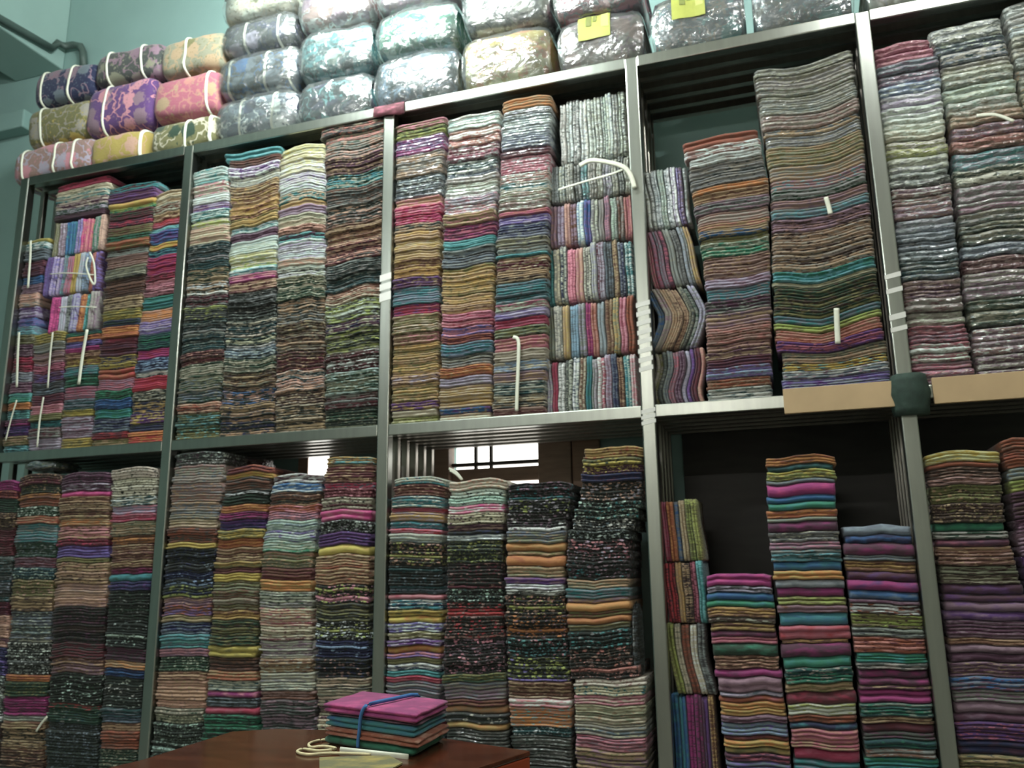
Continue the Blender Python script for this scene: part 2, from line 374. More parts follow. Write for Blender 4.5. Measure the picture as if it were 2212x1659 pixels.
def lerp(a, b, t): return a+(b-a)*t
SS = [0, .035, .16, .3, .44, .58, .72, .86, .965, 1]
def cloth_mesh(place, nl, yf, yb, cset, ragged=.004, th=.02, vary=.40):
    """folded cloth: nl rounded fold layers in front; place(s, v) gives x and z"""
    V = []; Fc = []; C1 = []; C2 = []; C3 = []
    h = th/nl; cre = min(.017, .95*h)
    rows = []
    sh = RND.random(); sd = RND.uniform(0, 200)
    cuts = [0]+sorted((l+RND.uniform(-.22, .22))/nl for l in range(1, nl))+[1]
    for l in range(nl):
        oy = RND.uniform(-.005, .005); ox = RND.uniform(-1, 1)*ragged
        q = RND.random()
        cc = cset if q > vary else ((cset[1], cset[0], cset[2]) if q < .6*vary else (cset[2], cset[0], cset[1]))
        for v, d in ((0, cre), (.2, .25*cre), (.5, 0), (.8, .25*cre)):
            rows.append((lerp(cuts[l], cuts[l+1], v), yf+oy+d, ox, cc, l))
    rows.append((1.0, yf+cre*1.0, 0, cset, nl))
    rows.append((1.0, yb, 0, cset, nl)); rows.append((0.0, yb, 0, cset, 0))
    nr = len(rows)
    for i, s in enumerate(SS):
        e = .010 if i in (0, len(SS)-1) else 0
        for (v, y, ox, cc, l) in rows:
            wv = .16/nl*noise.noise(Vector((s*3.1, l*1.7, sd))) if 0 < v < 1 else 0
            x, z = place(s, v+wv, ox)
            yy = y+(e+.006*noise.noise(Vector((s*3.7, l*2.3, sd+50))) if y < yb else 0)
            V.append((x, yy, z)); C1.append((*cc[0], sh)); C2.append((*cc[1], 1)); C3.append((*cc[2], 1))
    for i in range(len(SS)-1):
        for j in range(nr):
            k = (j+1) % nr; Fc.append((i*nr+j, (i+1)*nr+j, (i+1)*nr+k, i*nr+k))
    Fc.append(tuple(range(nr))); Fc.append(tuple((len(SS)-1)*nr+j for j in range(nr))[::-1])
    return V, Fc, {'c1': C1, 'c2': C2, 'c3': C3}

OCC = []
def clear(bay, sid, xl, xr, z0, z1):
    for (b, s, a, c, d, e) in OCC:
        if b == bay and s != sid and d < z1-.002 and e > z0+.002 and a < xr and c > xl:
            if a+c < xl+xr: xl = max(xl, min(c+.001, lerp(xl, xr, .3)))
            else: xr = min(xr, max(a-.001, lerp(xl, xr, .7)))
    return xl, xr
POOL = []      # every cloth: dict(kind, area, verts, faces, cols, mat, label, group, loc)
MATK = dict(f='floral', s='streak', p='plain', k='pack')
KIND = dict(print=('printed_cloth', 'printed cloth'), bright=('bright_cloth', 'folded cloth'), brocade=('brocade_cloth', 'brocade cloth'), pack=('packed_cloth', 'plastic-wrapped cloth'), up=('upright_cloth', 'upright cloth'))
def parse(txt):
    out = []
    for t in txt.split(';'):
        t = t.strip()
        if not t: continue
        y, c = t.split(' '); pt = None
        if '*' in c: c, pt = c.split('*')
        out.append((float(y), c.split('/'), pt))
    return out

def stack(bay, nth, kind, pat, knots, th, bands, zb=None, Y=.012, depth=.30, sag=.0, wave=.007, tilt=0.0, top=None, zroof=None, nl=None):
    """knots: (pixel y, left x, right x) down the stack; bands: colours read from top to bottom"""
    kn = []
    for (y, xl, xr) in knots:
        c = at((xl+xr)/2, y, Y); kn.append((c.z, at(xl, y, Y).x, at(xr, y, Y).x, y, (xl+xr)/2))
    def zy(y):
        for a, b in zip(kn, kn[1:]):
            if y <= b[3] or b is kn[-1]:
                t = (y-a[3])/(b[3]-a[3]); return at(lerp(a[4], b[4], t), y, Y).z
    def span(z):
        if z >= kn[0][0]: return kn[0][1], kn[0][2]
        for a, b in zip(kn, kn[1:]):
            if z >= b[0]:
                t = (a[0]-z)/(a[0]-b[0]); return lerp(a[1], b[1], t), lerp(a[2], b[2], t)
        return kn[-1][1], kn[-1][2]
    seed = RND.uniform(0, 100)
    B = parse(bands); y0 = knots[0][0]; items = []
    for (y1, cs, pt) in B:
        n = max(1, round((y1-y0)/th))
        cuts = [0]+sorted((i+RND.uniform(-.2, .2))/n for i in range(1, n))+[1]
        for a, b in zip(cuts, cuts[1:]): items.append((zy(lerp(y0, y1, a)), zy(lerp(y0, y1, b)), cs, pt))
        y0 = y1
    if zb is not None:                                  # let the stack stand on its shelf
        while items and items[-1][0] <= zb+.008: items.pop()
        z_last = items[-1][1]
        if z_last > zb+.03:
            k = max(1, round((z_last-zb)/.032)); cs = [items[-(1+i % 6)][2] for i in range(k)]
            for i in range(k): items.append((lerp(z_last, zb, i/k), lerp(z_last, zb, (i+1)/k), cs[i], None))
        else:
            items[-1] = (items[-1][0], zb, items[-1][2], items[-1][3])
    ztop = items[0][0]
    def dz(s, z):
        base = zb if zb is not None else items[-1][1]
        g = min(1, max(0, (z-base)/.25))
        zz = z*2.2+seed
        w_ = wave*(noise.noise(Vector((s*2.2, zz, seed)))*1.8+noise.noise(Vector((s*5, zz*1.6, seed+9)))*.7)
        sg = -sag*(math.sin(math.pi*s)**1.4)*(.75+.5*noise.noise(Vector((zz*.8, 2, seed))))
        dr = -.010*abs(2*s-1)**3*max(0, 1-(ztop-z)/.12)
        return g*(w_+sg+tilt*(s-.5))+dr
    for k, (z1, z0, cs, pt) in enumerate(items):
        xl, xr = span((z0+z1)/2); gap = .0016
        xl += RND.uniform(-.002, .004)+.001; xr -= RND.uniform(-.002, .004)+.001
        hgt = z1-z0; xm_ = (xl+xr)/2
        for pa, pb in zip(PX, PX[1:]):
            if pa < xm_ < pb: xl = max(xl, pa+PW+.004); xr = min(xr, pb-PW-.004)
        if nl: n_l = nl
        else: n_l = max(1, min(4, round(hgt/.0125)))
        if pt == 'p' or pat == 'p': n_l = max(1, min(2, round(hgt/.03)))
        xl, xr = clear(bay, nth, xl, xr, z0, z1); OCC.append((bay, nth, xl-.004, xr+.004, z0, z1))
        cl = [ALB[c] for c in cs]
        while len(cl) < 3: cl.append(cl[-1] if len(cl) > 1 else tuple(min(1, x*1.35+.01) for x in cl[0]))
        cset = (jit(cl[0]), jit(cl[1]), jit(cl[2]))
        if len(cs) > 1 and (pt or pat) != 'f' and RND.random() < .22: cset = (cset[1], cset[0], cset[2])
        def place(s, v, ox, xl=xl, xr=xr, z0=z0+.0003, z1=z1-.0003):
            z = lerp(z0, z1, v); return lerp(xl, xr, s)+ox*(1 if s > .5 else -1), z+dz(s, z)
        yj = RND.uniform(-.006, .007); mk_ = pt or pat
        V, Fc, Cc = cloth_mesh(place, n_l, Y+yj, Y+depth, cset, th=hgt, vary={'p': 0, 'f': .10}.get(mk_, .40))
        mk = pt or pat; kd = 'pack' if mk == 'k' else kind
        lab = '%s %s, %s from top, %s stack, %s' % (PAL[cs[0]][1], KIND[kd][1], 'topmost' if k == 0 else ordinal(k+1), nth, bay)
        lab = lab.replace('topmost from top', 'on the very top')
        c = Vector(((xl+xr)/2, Y+depth/2, z0))
        POOL.append(dict(kind=kd, area=(xr-xl)*hgt/((c-CAM).length**2), v=V, f=Fc, c=Cc, mat=MATK[mk], label=lab, group='%ss in the %s' % (KIND[kd][1], bay), loc=c))
    return ztop

def uprights(bay, rown, pat, rect, cols, zb=None, zt=None, Y=.03, depth=.26, bend=None, lean=0.0, vary=.012):
    """cloths standing on edge side by side; rect in pixels: y top, y bottom, left x, right x"""
    yt, yb_, xl, xr = rect
    xm = (xl+xr)/2
    z1 = at(xm, yt, Y).z if zt is None else zt; z0 = at(xm, yb_, Y).z if zb is None else zb
    X0, X1 = at(xl, (yt+yb_)/2, Y).x, at(xr, (yt+yb_)/2, Y).x
    for pa, pb in zip(PX, PX[1:]):
        if pa < (X0+X1)/2 < pb: X0 = max(X0, pa+.02); X1 = min(X1, pb-.02)
    n = len(cols); ws = [RND.uniform(.75, 1.25) for _ in cols]; tot = sum(ws); x = X0
    seed = RND.uniform(0, 50)
    for k, cc in enumerate(cols):
        pt = pat
        if '*' in cc: cc, pt = cc.split('*')
        cs = cc.split('/'); wd = (X1-X0)*ws[k]/tot; xa, xb = x+.0004, x+wd-.0004; x += wd
        za, zb2 = z0+.0005, z1+RND.uniform(-vary, vary*.15)
        cl = [ALB[c] for c in cs]
        while len(cl) < 3: cl.append(cl[-1] if len(cl) > 1 else tuple(min(1, q*1.4+.01) for q in cl[0]))
        def place(s, v, ox, xa=xa, xb=xb, za=za, zb2=zb2):
            off = lean*(s-.5)+(bend(s) if bend else 0)+.009*noise.noise(Vector((s*2.2, seed+xa*6, 1)))
            return lerp(xa, xb, v)+off, lerp(za, zb2, s)+ox*.4*(1 if s > .5 else 0)
        V, Fc, Cc = cloth_mesh(place, max(1, min(3, round(wd/.014))), Y+RND.uniform(-.006, .006), Y+depth, tuple(jit(c) for c in cl[:3]), th=wd)
        Fc = [tuple(reversed(f)) for f in Fc]
        lab = '%s %s, %s from left, %s upright row, %s' % (PAL[cs[0]][1], 'upright plastic-wrapped cloth' if pt == 'k' else 'upright cloth', ordinal(k+1), rown, bay)
        c = Vector(((xa+xb)/2, Y+depth/2, z0))
        POOL.append(dict(kind='up', area=1, v=V, f=Fc, c=Cc, mat=MATK[pt], label=lab, group='upright cloths in the %s' % bay, loc=c))
    ex = abs(lean)/2+(max(abs(bend(k/8)) for k in range(9)) if bend else 0)*.6
    OCC.append((bay, 'u'+rown, X0-.004, X1+ex, z0, z1))
    return z0, z1

ZS = ZM+.0225; ZL = ZB+.0225
# ---------------- upper bay of bright cloths (far left)
bay = 'upper bay of tied cloths'
stack(bay, 'first', 'bright', 's', [(515, 34, 103), (700, 12, 72), (985, -46, 55)], 17,
 '524 mustard/olive*p;540 teal/white;565 dgrey/slate;598 maroon/plum;614 slate/blue;636 plum/mauve;664 grey/peach;688 purple/lav;706 blue/violet;724 aqua/slate;745 ogrey/olive;772 mauve/plum;806 maroon/crimson;828 slate/bgrey;852 plum/mauve;872 green/aqua;888 rust/orange;908 dteal/aqua;922 magenta/plum;944 navy/purple;964 olive/tan;985 dteal/aqua', zb=ZS, wave=.003, Y=.03)
stack(bay, 'second', 'bright', 's', [(716, 73, 140), (980, 56, 126)], 17,
 '740 olive/mustard;760 ogrey/grey;788 mauve/dusty;806 maroon/rose;826 violet/plum;852 slate/dgrey;874 maroon/plum;894 rose/pink;908 olive;924 teal/dteal;946 maroon/grey;980 mauve/lav', zb=ZS, Y=.03)
stack(bay, 'third', 'bright', 's', [(716, 141, 222), (970, 127, 193)], 17,
 '724 green/dteal;736 rust/orange;750 navy/violet;760 magenta;774 tan/brown;792 brown/mustard;812 teal/slate;836 green/dgreen;862 rose/mauve;886 slate/dteal;900 olive/mustard;946 mauve/lav;970 olive/mustard', zb=ZS, Y=.03)
uprights(bay, 'lowest', 's', (634, 716, 110, 208), ['magenta/hot', 'bgrey/lav', 'grey/dgrey', 'lav/violet', 'rust/orange', 'aqua/green', 'tgrey/mauve'], lean=.012, Y=.03)
uprights(bay, 'middle', 's', (548, 633, 100, 212), ['purple/violet', 'lav/violet', 'violet/lav', 'aqua/slate', 'mauve/rose', 'mustard/gold', 'bgrey/lav', 'slate/sky', 'rust/salmon', 'plum/violet'], lean=.01, Y=.03)
uprights(bay, 'top', 's', (472, 547, 116, 224), ['olive/ogrey', 'mauve/lav', 'teal/blue', 'blue/teal', 'lav/violet', 'hot/salmon', 'salmon/hot', 'green/grey', 'peach/dusty'], lean=.004, Y=.03)
stack(bay, 'short', 'bright', 's', [(388, 122, 236), (470, 116, 224)], 15, '402 maroon/crimson;416 ogrey/cream;430 teal/cream;446 plum/cream;458 dgreen/lav;470 dbrown/plum', Y=.03)
stack(bay, 'fourth', 'bright', 's', [(395, 234, 338), (700, 218, 298), (960, 194, 273)], 15,
 '410 maroon/teal;432 plum/purple;444 orange/mustard*p;452 green/lime;470 maroon/dgreen;486 crimson/plum;505 olive/brown;516 dgreen/green;534 olive/rust;550 dbrown/grey;575 brown/dusty;600 dgrey/ogrey;640 brown/dbrown;668 dbrown/tan;690 mustard/olive;705 dgreen/navy;728 rust/orange;742 crimson/maroon*p;768 plum/maroon;795 navy/mustard;818 rust/red*p;842 rose/mauve;862 green/dgreen;884 navy/blue;904 green/teal;934 navy/slate;948 maroon/red;960 tan/olive', zb=ZS)
stack(bay, 'fifth', 'bright', 's', [(412, 318, 392), (700, 297, 377), (955, 274, 353)], 15,
 '440 cream/tan;458 pale/brown;474 tan/brown;488 rose/red;500 dgreen/aqua;525 purple/blue;538 mustard/orange;552 navy/teal;592 magenta/crimson;606 crimson/maroon;640 maroon/pink;668 green/teal;692 orange/peach;720 lav/violet;752 green/dteal;772 crimson/magenta;800 navy/sky;812 dteal/white;842 red/crimson;866 bgreen/cream;892 navy/gold;915 purple/yellow;932 navy/dgrey;955 red/orange', zb=ZS, tilt=.006)
# ---------------- upper bay of cream over dark cloths
bay = 'upper cream-over-dark bay'
stack(bay, 'first', 'print', 's', [(365, 402, 490), (525, 392, 494), (945, 376, 470)], 15,
 '395 mint/white/aqua;420 cream/pink/white;440 pale/white;456 lav/purple/mauve;474 white/teal/mint;490 pale/lime/cream;526 cream/peach/beige;580 bgreen/dteal/grey;610 dgreen/tan/bgreen;636 bgreen/tan/white;662 maroon/black/grey;690 bgreen/dgrey/lime;760 bgreen/dteal/grey;786 dbrown/maroon/peach;820 ogrey/cream/dgreen;870 dgreen/ogrey/slate;892 dbrown/peach/rust;945 olive/dgreen/aqua', zb=ZS)
stack(bay, 'second', 'print', 's', [(320, 482, 604), (560, 494, 594), (942, 471, 589)], 15,
 '338 teal/aqua*p;354 brown/dbrown;376 lav/white/purple;396 pale/cream/grey;440 tan/brown/gold;466 gold/brown/peach;486 olive/gold;500 teal/mint/white;516 mauve/plum;546 mint/white/pale;576 lemon/white/lime;590 white/aqua;605 magenta/pink;626 peach/maroon/tan;690 bgreen/black/grey;740 bgreen/dteal/cream;770 bgreen/slate/white;800 dgreen/ogrey/cream;840 dbrown/tan/ogrey;870 bgreen/peach/blue;942 bgreen/tan/navy', zb=ZS, sag=.022, wave=.013)
stack(bay, 'third', 'print', 's', [(315, 605, 699), (560, 596, 700), (935, 591, 697)], 15,
 '335 cream/lemon/yellow;380 lemon/cream/white;418 lav/white/pale;436 teal/tan/cream;448 tan/gold;466 lav/mauve;490 cream/ogrey;506 brown/peach;520 aqua/plum;562 white/lav/grey;576 cream/peach;600 pale/white/dgrey;650 dgreen/ogrey/cream;700 bgreen/tan/grey;760 dbrown/ogrey/tan;800 maroon/dbrown/tan;820 peach/dteal/white;846 dteal/peach/slate;880 dbrown/tan/cream;935 bgreen/tan/beige', zb=ZS, sag=-.016, wave=.013)
stack(bay, 'fourth', 'print', 's', [(258, 690, 830), (420, 702, 828), (925, 699, 813)], 15,
 '300 dgrey/ogrey/salmon;335 grey/peach/dgreen;370 dbrown/plum/tan;400 dgreen/teal/cream;440 dgrey/brown/grey;480 bgreen/peach/grey;520 brown/tan/dbrown;560 maroon/peach/dgrey;620 bgreen/grey/dteal;650 brown/peach/cream;690 dgrey/lime/white;710 plum/navy/cream;760 bgreen/ogrey/lime;800 dbrown/maroon/white;850 dgreen/ogrey/mint;882 maroon/dbrown/grey;925 bgreen/dgreen/ogrey', zb=ZS, tilt=.018, wave=.011)
# ---------------- upper bay of gold cloths
bay = 'upper gold-toned bay'
stack(bay, 'first', 'brocade', 's', [(262, 852, 961), (480, 848, 950), (920, 838, 944)], 17,
 '276 olive/pink;296 olive/dgreen/lime;330 purple/magenta/lav*k;378 tgrey/tan/grey*k;426 dgrey/slate/white*k;445 tan/pink;482 crimson/hot/pink;500 dgrey/tan;560 gold/tan/beige;600 gold/brown/tan;622 plum/purple/tan;658 slate/teal/bgrey;680 crimson/purple/rose;720 beige/olive/tan;742 tan/pink/brown;812 gold/tan/olive;830 tan/lav/plum;868 gold/olive/tan;886 gold/purple;900 beige/cream;920 lime/olive/lemon', zb=ZS, tilt=.004)
stack(bay, 'second', 'brocade', 's', [(245, 968, 1081), (460, 956, 1070), (910, 946, 1059)], 17,
 '275 pale/mint/white*k;310 salmon/peach/white*k;342 maroon/rose/white*k;376 dteal/slate/white*k;420 pale/tgrey/white*k;456 lav/pink/white*k;480 olive/tan/pink;512 plum/magenta/rose;532 teal/aqua;572 slate/dgrey/grey;650 gold/tan/olive;672 tan/gold/brown;702 rose/pink/crimson;722 violet/pink;738 maroon/rust;764 slate/teal/sky;790 grey/tgrey/dgrey;812 rust/orange/tan;832 grey/lav;880 gold/beige/tan;892 purple/blue/gold;910 beige/pale/tan', zb=ZS, sag=.006)
stack(bay, 'third', 'brocade', 's', [(210, 1086, 1192), (460, 1074, 1184), (895, 1060, 1177)], 17,
 '234 tan/orange;280 bgrey/grey/white*k;320 slate/bgrey/white*k;336 plum/maroon*k;372 rose/pink/white*k;392 dusty/salmon/white*k;412 teal/pale/white*k;452 ogrey/dusty/white*k;462 rose/salmon;480 violet/lav;512 slate/navy/grey;546 grey/ogrey/dgrey;552 teal/aqua;580 tan/maroon/cream;606 dbrown/tan;652 slate/teal/dgrey;668 pale/rose;686 violet/lav;706 rose/crimson;726 olive/ogrey/dgreen;756 rose/salmon/peach;778 ogrey/cream;802 beige/sky/slate;824 tan/mauve;852 dteal/pale/grey;880 dgrey/tan/cream;895 maroon/dusty', zb=ZS, wave=.006)
g = ['white/grey/pale*k', 'pale/white/dgrey*k', 'grey/white/dteal*k', 'white/bgrey/pale*k']
z0, z1 = uprights(bay, 'lowest', 's', (768, 890, 1180, 1376), ['lav/white', 'rose/crimson', 'white/grey', 'pale/dgrey', 'slate/white', 'brown/cream', 'teal/green*p', 'lav/grey', 'rose/white', 'mauve/lav', 'navy/slate', 'brown/tan', 'mint/teal', 'pink/white'], zb=ZS, vary=.02, Y=.065)
z0, z1 = uprights(bay, 'second lowest', 's', (648, 765, 1182, 1372), ['grey/ogrey', 'pale/grey', 'tan/gold', 'slate/sky', 'grey/lav', 'rose/magenta', 'rust/salmon', 'grey/bgrey', 'tan/brown', 'ogrey/gold', 'pink/rose', 'brown/rust'], zb=z1, vary=.01, Y=.065)
z0, z1 = uprights(bay, 'third lowest', 's', (524, 645, 1180, 1368), ['teal/aqua', 'cream/tgrey', 'navy/pale', 'pink/rose', 'pink/peach', 'dgrey/pale', 'lav/pale', 'maroon/lav', 'dgrey/slate', 'tan/brown', 'bgrey/navy', 'teal/white'], zb=z1, vary=.016, Y=.065, lean=-.006)
z0, z1 = uprights(bay, 'fourth lowest', 's', (428, 522, 1186, 1366), ['mauve/dusty', 'lav/mauve', 'dusty/peach', 'mauve/brown', 'sky/white', 'violet/blue', 'pale/grey', 'tgrey/grey', 'pink/mauve', 'mint/grey', 'tgrey/brown', 'rose/salmon'], zb=z1, vary=.012, Y=.065)
z0, z1 = uprights(bay, 'fifth lowest', 'k', (345, 430, 1190, 1362), ['grey/bgrey', 'bgrey/pale', 'pale/grey', 'grey/dgrey', 'slate/aqua', 'tgrey/grey', 'pale/ogrey', 'grey/lav', 'grey/pale', 'dgrey/grey', 'tgrey/pale'], zb=z1, vary=.012, Y=.065)
uprights(bay, 'top', 'k', (204, 345, 1208, 1352), [g[i % 4] for i in range(10)], zb=z1, vary=.02, Y=.065)
# ---------------- upper bay with the rust-topped stack
bay = 'upper rust-topped bay'
z0, z1 = uprights(bay, 'lowest', 's', (752, 870, 1412, 1522), ['olive/tgrey', 'grey/dgrey', 'slate/grey', 'rose/mauve', 'plum/mauve', 'bgrey/lav', 'violet/purple', 'plum/maroon', 'peach/salmon'], zb=ZS, Y=.06, bend=lambda s: -.012*math.sin(s*6))
z0, z1 = uprights(bay, 'second lowest', 's', (618, 745, 1398, 1512), ['blue/slate', 'mauve/tgrey', 'tan/beige', 'brown/tan', 'tan/brown', 'dgrey/ogrey', 'grey/dgreen', 'lav/grey'], zb=z1, Y=.06, bend=lambda s: .055*(1-abs(2*s-1.05))-.02)
z0, z1 = uprights(bay, 'third lowest', 's', (490, 615, 1390, 1500), ['dusty/rose', 'mauve/rose', 'bgrey/mauve', 'plum/rose', 'tgrey/grey', 'dgrey/grey', 'grey/bgrey', 'tan/gold'], zb=z1, Y=.06, lean=-.045)
uprights(bay, 'top', 'k', (362, 488, 1386, 1488), ['pale/white', 'grey/white', 'white/bgrey', 'pale/mint', 'bgrey/white', 'lav/white', 'plum/violet', 'lav/grey'], zb=z1, Y=.06, lean=-.02)
stack(bay, 'rust-topped', 'brocade', 's', [(288, 1470, 1638), (410, 1494, 1662), (600, 1522, 1666), (860, 1526, 1668)], 19,
 '310 rust/brown*p;330 dusty/white;350 white/tgrey;396 tgrey/grey/dgrey;410 tan/orange;430 tan/brown;455 mauve/grey/dgrey;480 tgrey/dusty;490 salmon/tan;506 blue/tan;520 tgrey/olive;550 ogrey/green/pale;596 dusty/brown/tan;616 lav/mauve;642 slate/teal/dusty;670 plum/dgrey/grey;700 dusty/mauve/tan;736 dusty/salmon/brown;770 dusty/tan/plum;790 maroon/plum;815 violet/mauve/sky;836 rust/brown/tan;860 dteal/pale/grey', zb=ZS, Y=.03, tilt=.012)
stack(bay, 'tallest', 'brocade', 's', [(125, 1622, 1842), (300, 1652, 1866), (500, 1664, 1886), (745, 1674, 1912), (760, 1690, 1918), (840, 1690, 1925)], 21,
 '232 tgrey/grey/ogrey*k;262 dusty/tgrey*k;276 slate/tan*k;300 ogrey/slate/grey*k;342 olive/ogrey/tan;370 tgrey/tan/ogrey;392 mauve/dusty/aqua;412 dgreen/grey;432 dusty/mauve;452 slate/aqua/grey;480 mauve/dbrown/dusty;570 tan/tgrey/dbrown;592 teal/aqua/green;602 beige/ogrey;666 dgreen/olive/dbrown;682 slate/teal;697 olive/lime;722 salmon/tan/rust;746 purple/plum/rose;772 ogrey/dgrey/tan;790 mustard/dbrown/aqua;808 slate/white/mauve;840 violet/bgrey/purple', zb=ZS, Y=.03, sag=.040, tilt=.022, depth=.34)
# ---------------- upper right bay of plastic packs
bay = 'upper right plastic bay'
stack(bay, 'first', 'pack', 'k', [(92, 1882, 2006), (150, 1884, 2034), (300, 1906, 2046), (600, 1946, 2076), (820, 1962, 2106)], 25,
 '132 rose/pink;180 mauve/slate;200 sky/white/bgrey;226 white/bgrey/lav;250 lav/white;276 white/pale;300 white/cream;336 pale/lime/ogrey;370 grey/pale;402 dgrey/grey/pale;440 dusty/white/mauve;470 mauve/dusty/white;520 slate/bgrey;562 slate/dgrey/bgrey;602 dteal/grey/slate;642 plum/dusty;672 maroon/tgrey;702 tgrey/pale;740 maroon/mauve/rose;780 rose/tgrey/white;820 mauve/rose/dusty', zb=ZS, nl=2, Y=.02)
stack(bay, 'second', 'pack', 'k', [(48, 1992, 2164), (250, 2050, 2214), (600, 2082, 2270), (815, 2112, 2310)], 25,
 '84 grey/pale/white;130 slate/dteal/pale;180 ogrey/pale/grey;240 pale/mint/ogrey;264 ogrey/tan;290 dusty/mauve/rose;318 salmon/brown;355 slate/teal;390 ogrey/dgreen/pale;450 grey/mauve;520 dgreen/ogrey/grey;550 slate/bgrey;580 maroon/dusty;640 tgrey/mauve/grey;700 ogrey/dgreen;760 mauve/dusty/white;815 plum/tgrey/pale', zb=ZS, nl=2, Y=.03)
stack(bay, 'third', 'pack', 'k', [(-10, 2166, 2330), (250, 2216, 2400), (815, 2312, 2500)], 27,
 '60 grey/white/pale;130 pale/grey;260 ogrey/grey/tan;400 tgrey/pale;550 slate/grey;815 mauve/grey', zb=ZS, nl=2, Y=.03)
# ---------------- lower left bay
bay = 'lower left bay'
stack(bay, 'first', 'print', 'f', [(1040, -48, 37), (1213, -62, 23), (1659, -108, -6)], 19,
 '1062 magenta/plum;1080 maroon/rust;1110 dgreen/black;1140 dbrown/tan;1200 maroon/dbrown;1300 dgrey/dteal/bgrey;1330 maroon/plum;1400 peach/dusty/plum;1460 navy/violet;1560 dgrey/white;1659 dbrown/grey', zb=ZL)
stack(bay, 'second', 'print', 'f', [(1025, 42, 128), (1213, 26, 116), (1659, -6, 90)], 19,
 '1048 dbrown/tan/maroon;1068 bgreen/olive/tan;1080 orange/brown*s;1096 rust/brown*s;1116 dgreen/white/grey;1132 tan/rust*s;1172 slate/teal/tgrey*s;1204 dgreen/slate/grey;1226 mauve/maroon*s;1252 dteal/mint/grey;1290 olive/peach/dgreen;1322 dbrown/tan*s;1390 dgrey/slate/pale*s;1460 black/white/grey;1475 rust/orange*s;1506 dgreen/olive;1548 plum/magenta*s;1560 pale/grey*s;1576 brown/tan*s;1600 black/tan*s;1659 dbrown/tan/brown*s', zb=ZL)
stack(bay, 'third', 'print', 'f', [(1018, 130, 236), (1213, 117, 229), (1659, 92, 206)], 19,
 '1042 plum/black/mauve;1060 lav/plum/grey*s;1072 magenta/hot*p;1120 brown/tan/dbrown*s;1136 orange/tan*s;1166 brown/pink/tan*s;1180 maroon/crimson;1206 purple/violet*s;1216 dgreen/olive*s;1262 tan/peach/dbrown*s;1312 dusty/peach/tan*s;1390 black/plum/dbrown;1422 dgrey/maroon*s;1456 mauve/brown/tan*s;1520 black/dgreen/mint;1530 red/dgreen*s;1562 dgreen/dteal/grey;1659 bgreen/slate/black', zb=ZL)
stack(bay, 'fourth', 'print', 'f', [(1010, 238, 336), (1213, 236, 328), (1659, 208, 292)], 19,
 '1072 cream/black/ogrey;1092 cream/dteal/white*s;1110 pink/lav*s;1126 rose/crimson/pink*s;1156 ogrey/tan/dgreen*s;1176 orange/brown*s;1226 brown/tan/maroon*s;1240 maroon/magenta*s;1256 teal/dgreen*p;1276 navy/purple;1340 black/dgreen/grey;1400 bgreen/black/mint;1430 plum/dgrey;1446 tan/orange*s;1466 blue/navy*s;1530 bgreen/dgrey/white;1562 slate/dteal*s;1580 brown/tan*s;1620 rust/brown*s;1659 dgreen/ogrey', zb=ZL)
# ---------------- lower bay behind the table
bay = 'lower bay behind table'
stack(bay, 'first', 'print', 'f', [(974, 378, 484), (1213, 346, 458), (1400, 338, 448), (1600, 319, 432)], 18,
 '1002 dgrey/white/plum;1042 tgrey/dusty/slate;1082 dusty/grey/tan*s;1120 tgrey/tan/slate*s;1140 tan/beige*s;1172 brown/rust/dgrey*s;1184 gold/mustard*s;1236 black/navy/slate;1266 navy/sky/black;1292 bgreen/lime/navy;1310 peach/mauve*s;1332 rust/violet/brown*s;1346 olive/tan*s;1372 navy/slate*s;1402 teal/aqua/slate*s;1420 pink/mauve*s;1452 dgreen/pale/black;1470 brown/tan*s;1530 peach/tan/dusty;1562 ogrey/cream/dgreen;1610 bgreen/mint/black', zb=ZL)
stack(bay, 'second', 'print', 's', [(1006, 487, 587), (1213, 459, 559), (1400, 449, 551), (1590, 434, 554)], 18,
 '1020 maroon/rust;1032 mustard/orange;1062 dgrey/brown;1070 white/black;1090 black/dgreen;1106 orange/rust;1122 plum/magenta;1142 navy/purple;1162 olive/mustard;1182 orange/rust;1212 brown/tan;1226 olive/gold;1238 maroon/brown;1256 mustard/yellow;1320 ogrey/olive/brown;1340 brown/gold;1396 dgreen/olive/dbrown;1422 mustard/olive*p;1452 dbrown/brown;1472 tan/rust;1496 dteal/pale/grey;1510 magenta/pink*p;1530 bgreen/slate;1546 crimson/rose*p;1590 bgreen/green', zb=ZL)
stack(bay, 'third', 'print', 's', [(1022, 590, 698), (1213, 561, 671), (1400, 557, 671), (1600, 563, 684)], 18,
 '1042 plum/white/dusty;1062 blue/white/sky;1090 dgrey/brown/tan;1106 rust/pink;1122 mauve/pink;1146 white/mint/slate;1168 mint/violet/white;1192 pale/mint/green;1226 ogrey/olive/peach;1252 brown/maroon;1276 gold/orange;1312 pale/grey/dgreen;1352 peach/cream/rose;1382 cream/beige/maroon;1422 pale/mauve/cream;1452 tan/brown/pale;1492 pale/grey/cream;1512 dusty/brown;1600 dgrey/mauve/bgreen', zb=ZL)
stack(bay, 'fourth', 'print', 'f', [(984, 704, 809), (1213, 679, 795), (1400, 679, 795), (1548, 683, 799)], 18,
 '1000 gold/aqua/brown*s;1042 tan/maroon/brown*s;1054 crimson/pink/teal*s;1074 maroon/pink;1100 cream/black/maroon;1124 hot/pink*p;1150 black/white/lav;1178 purple/navy/violet;1198 yellow/gold*p;1262 tan/brown/rust*s;1302 black/pink/lime;1340 dgrey/olive/black*s;1382 black/white/lime;1422 navy/black/sky;1464 black/navy/dusty;1520 beige/ogrey/dgrey*s;1548 cream/plum/tan*s', zb=ZL)
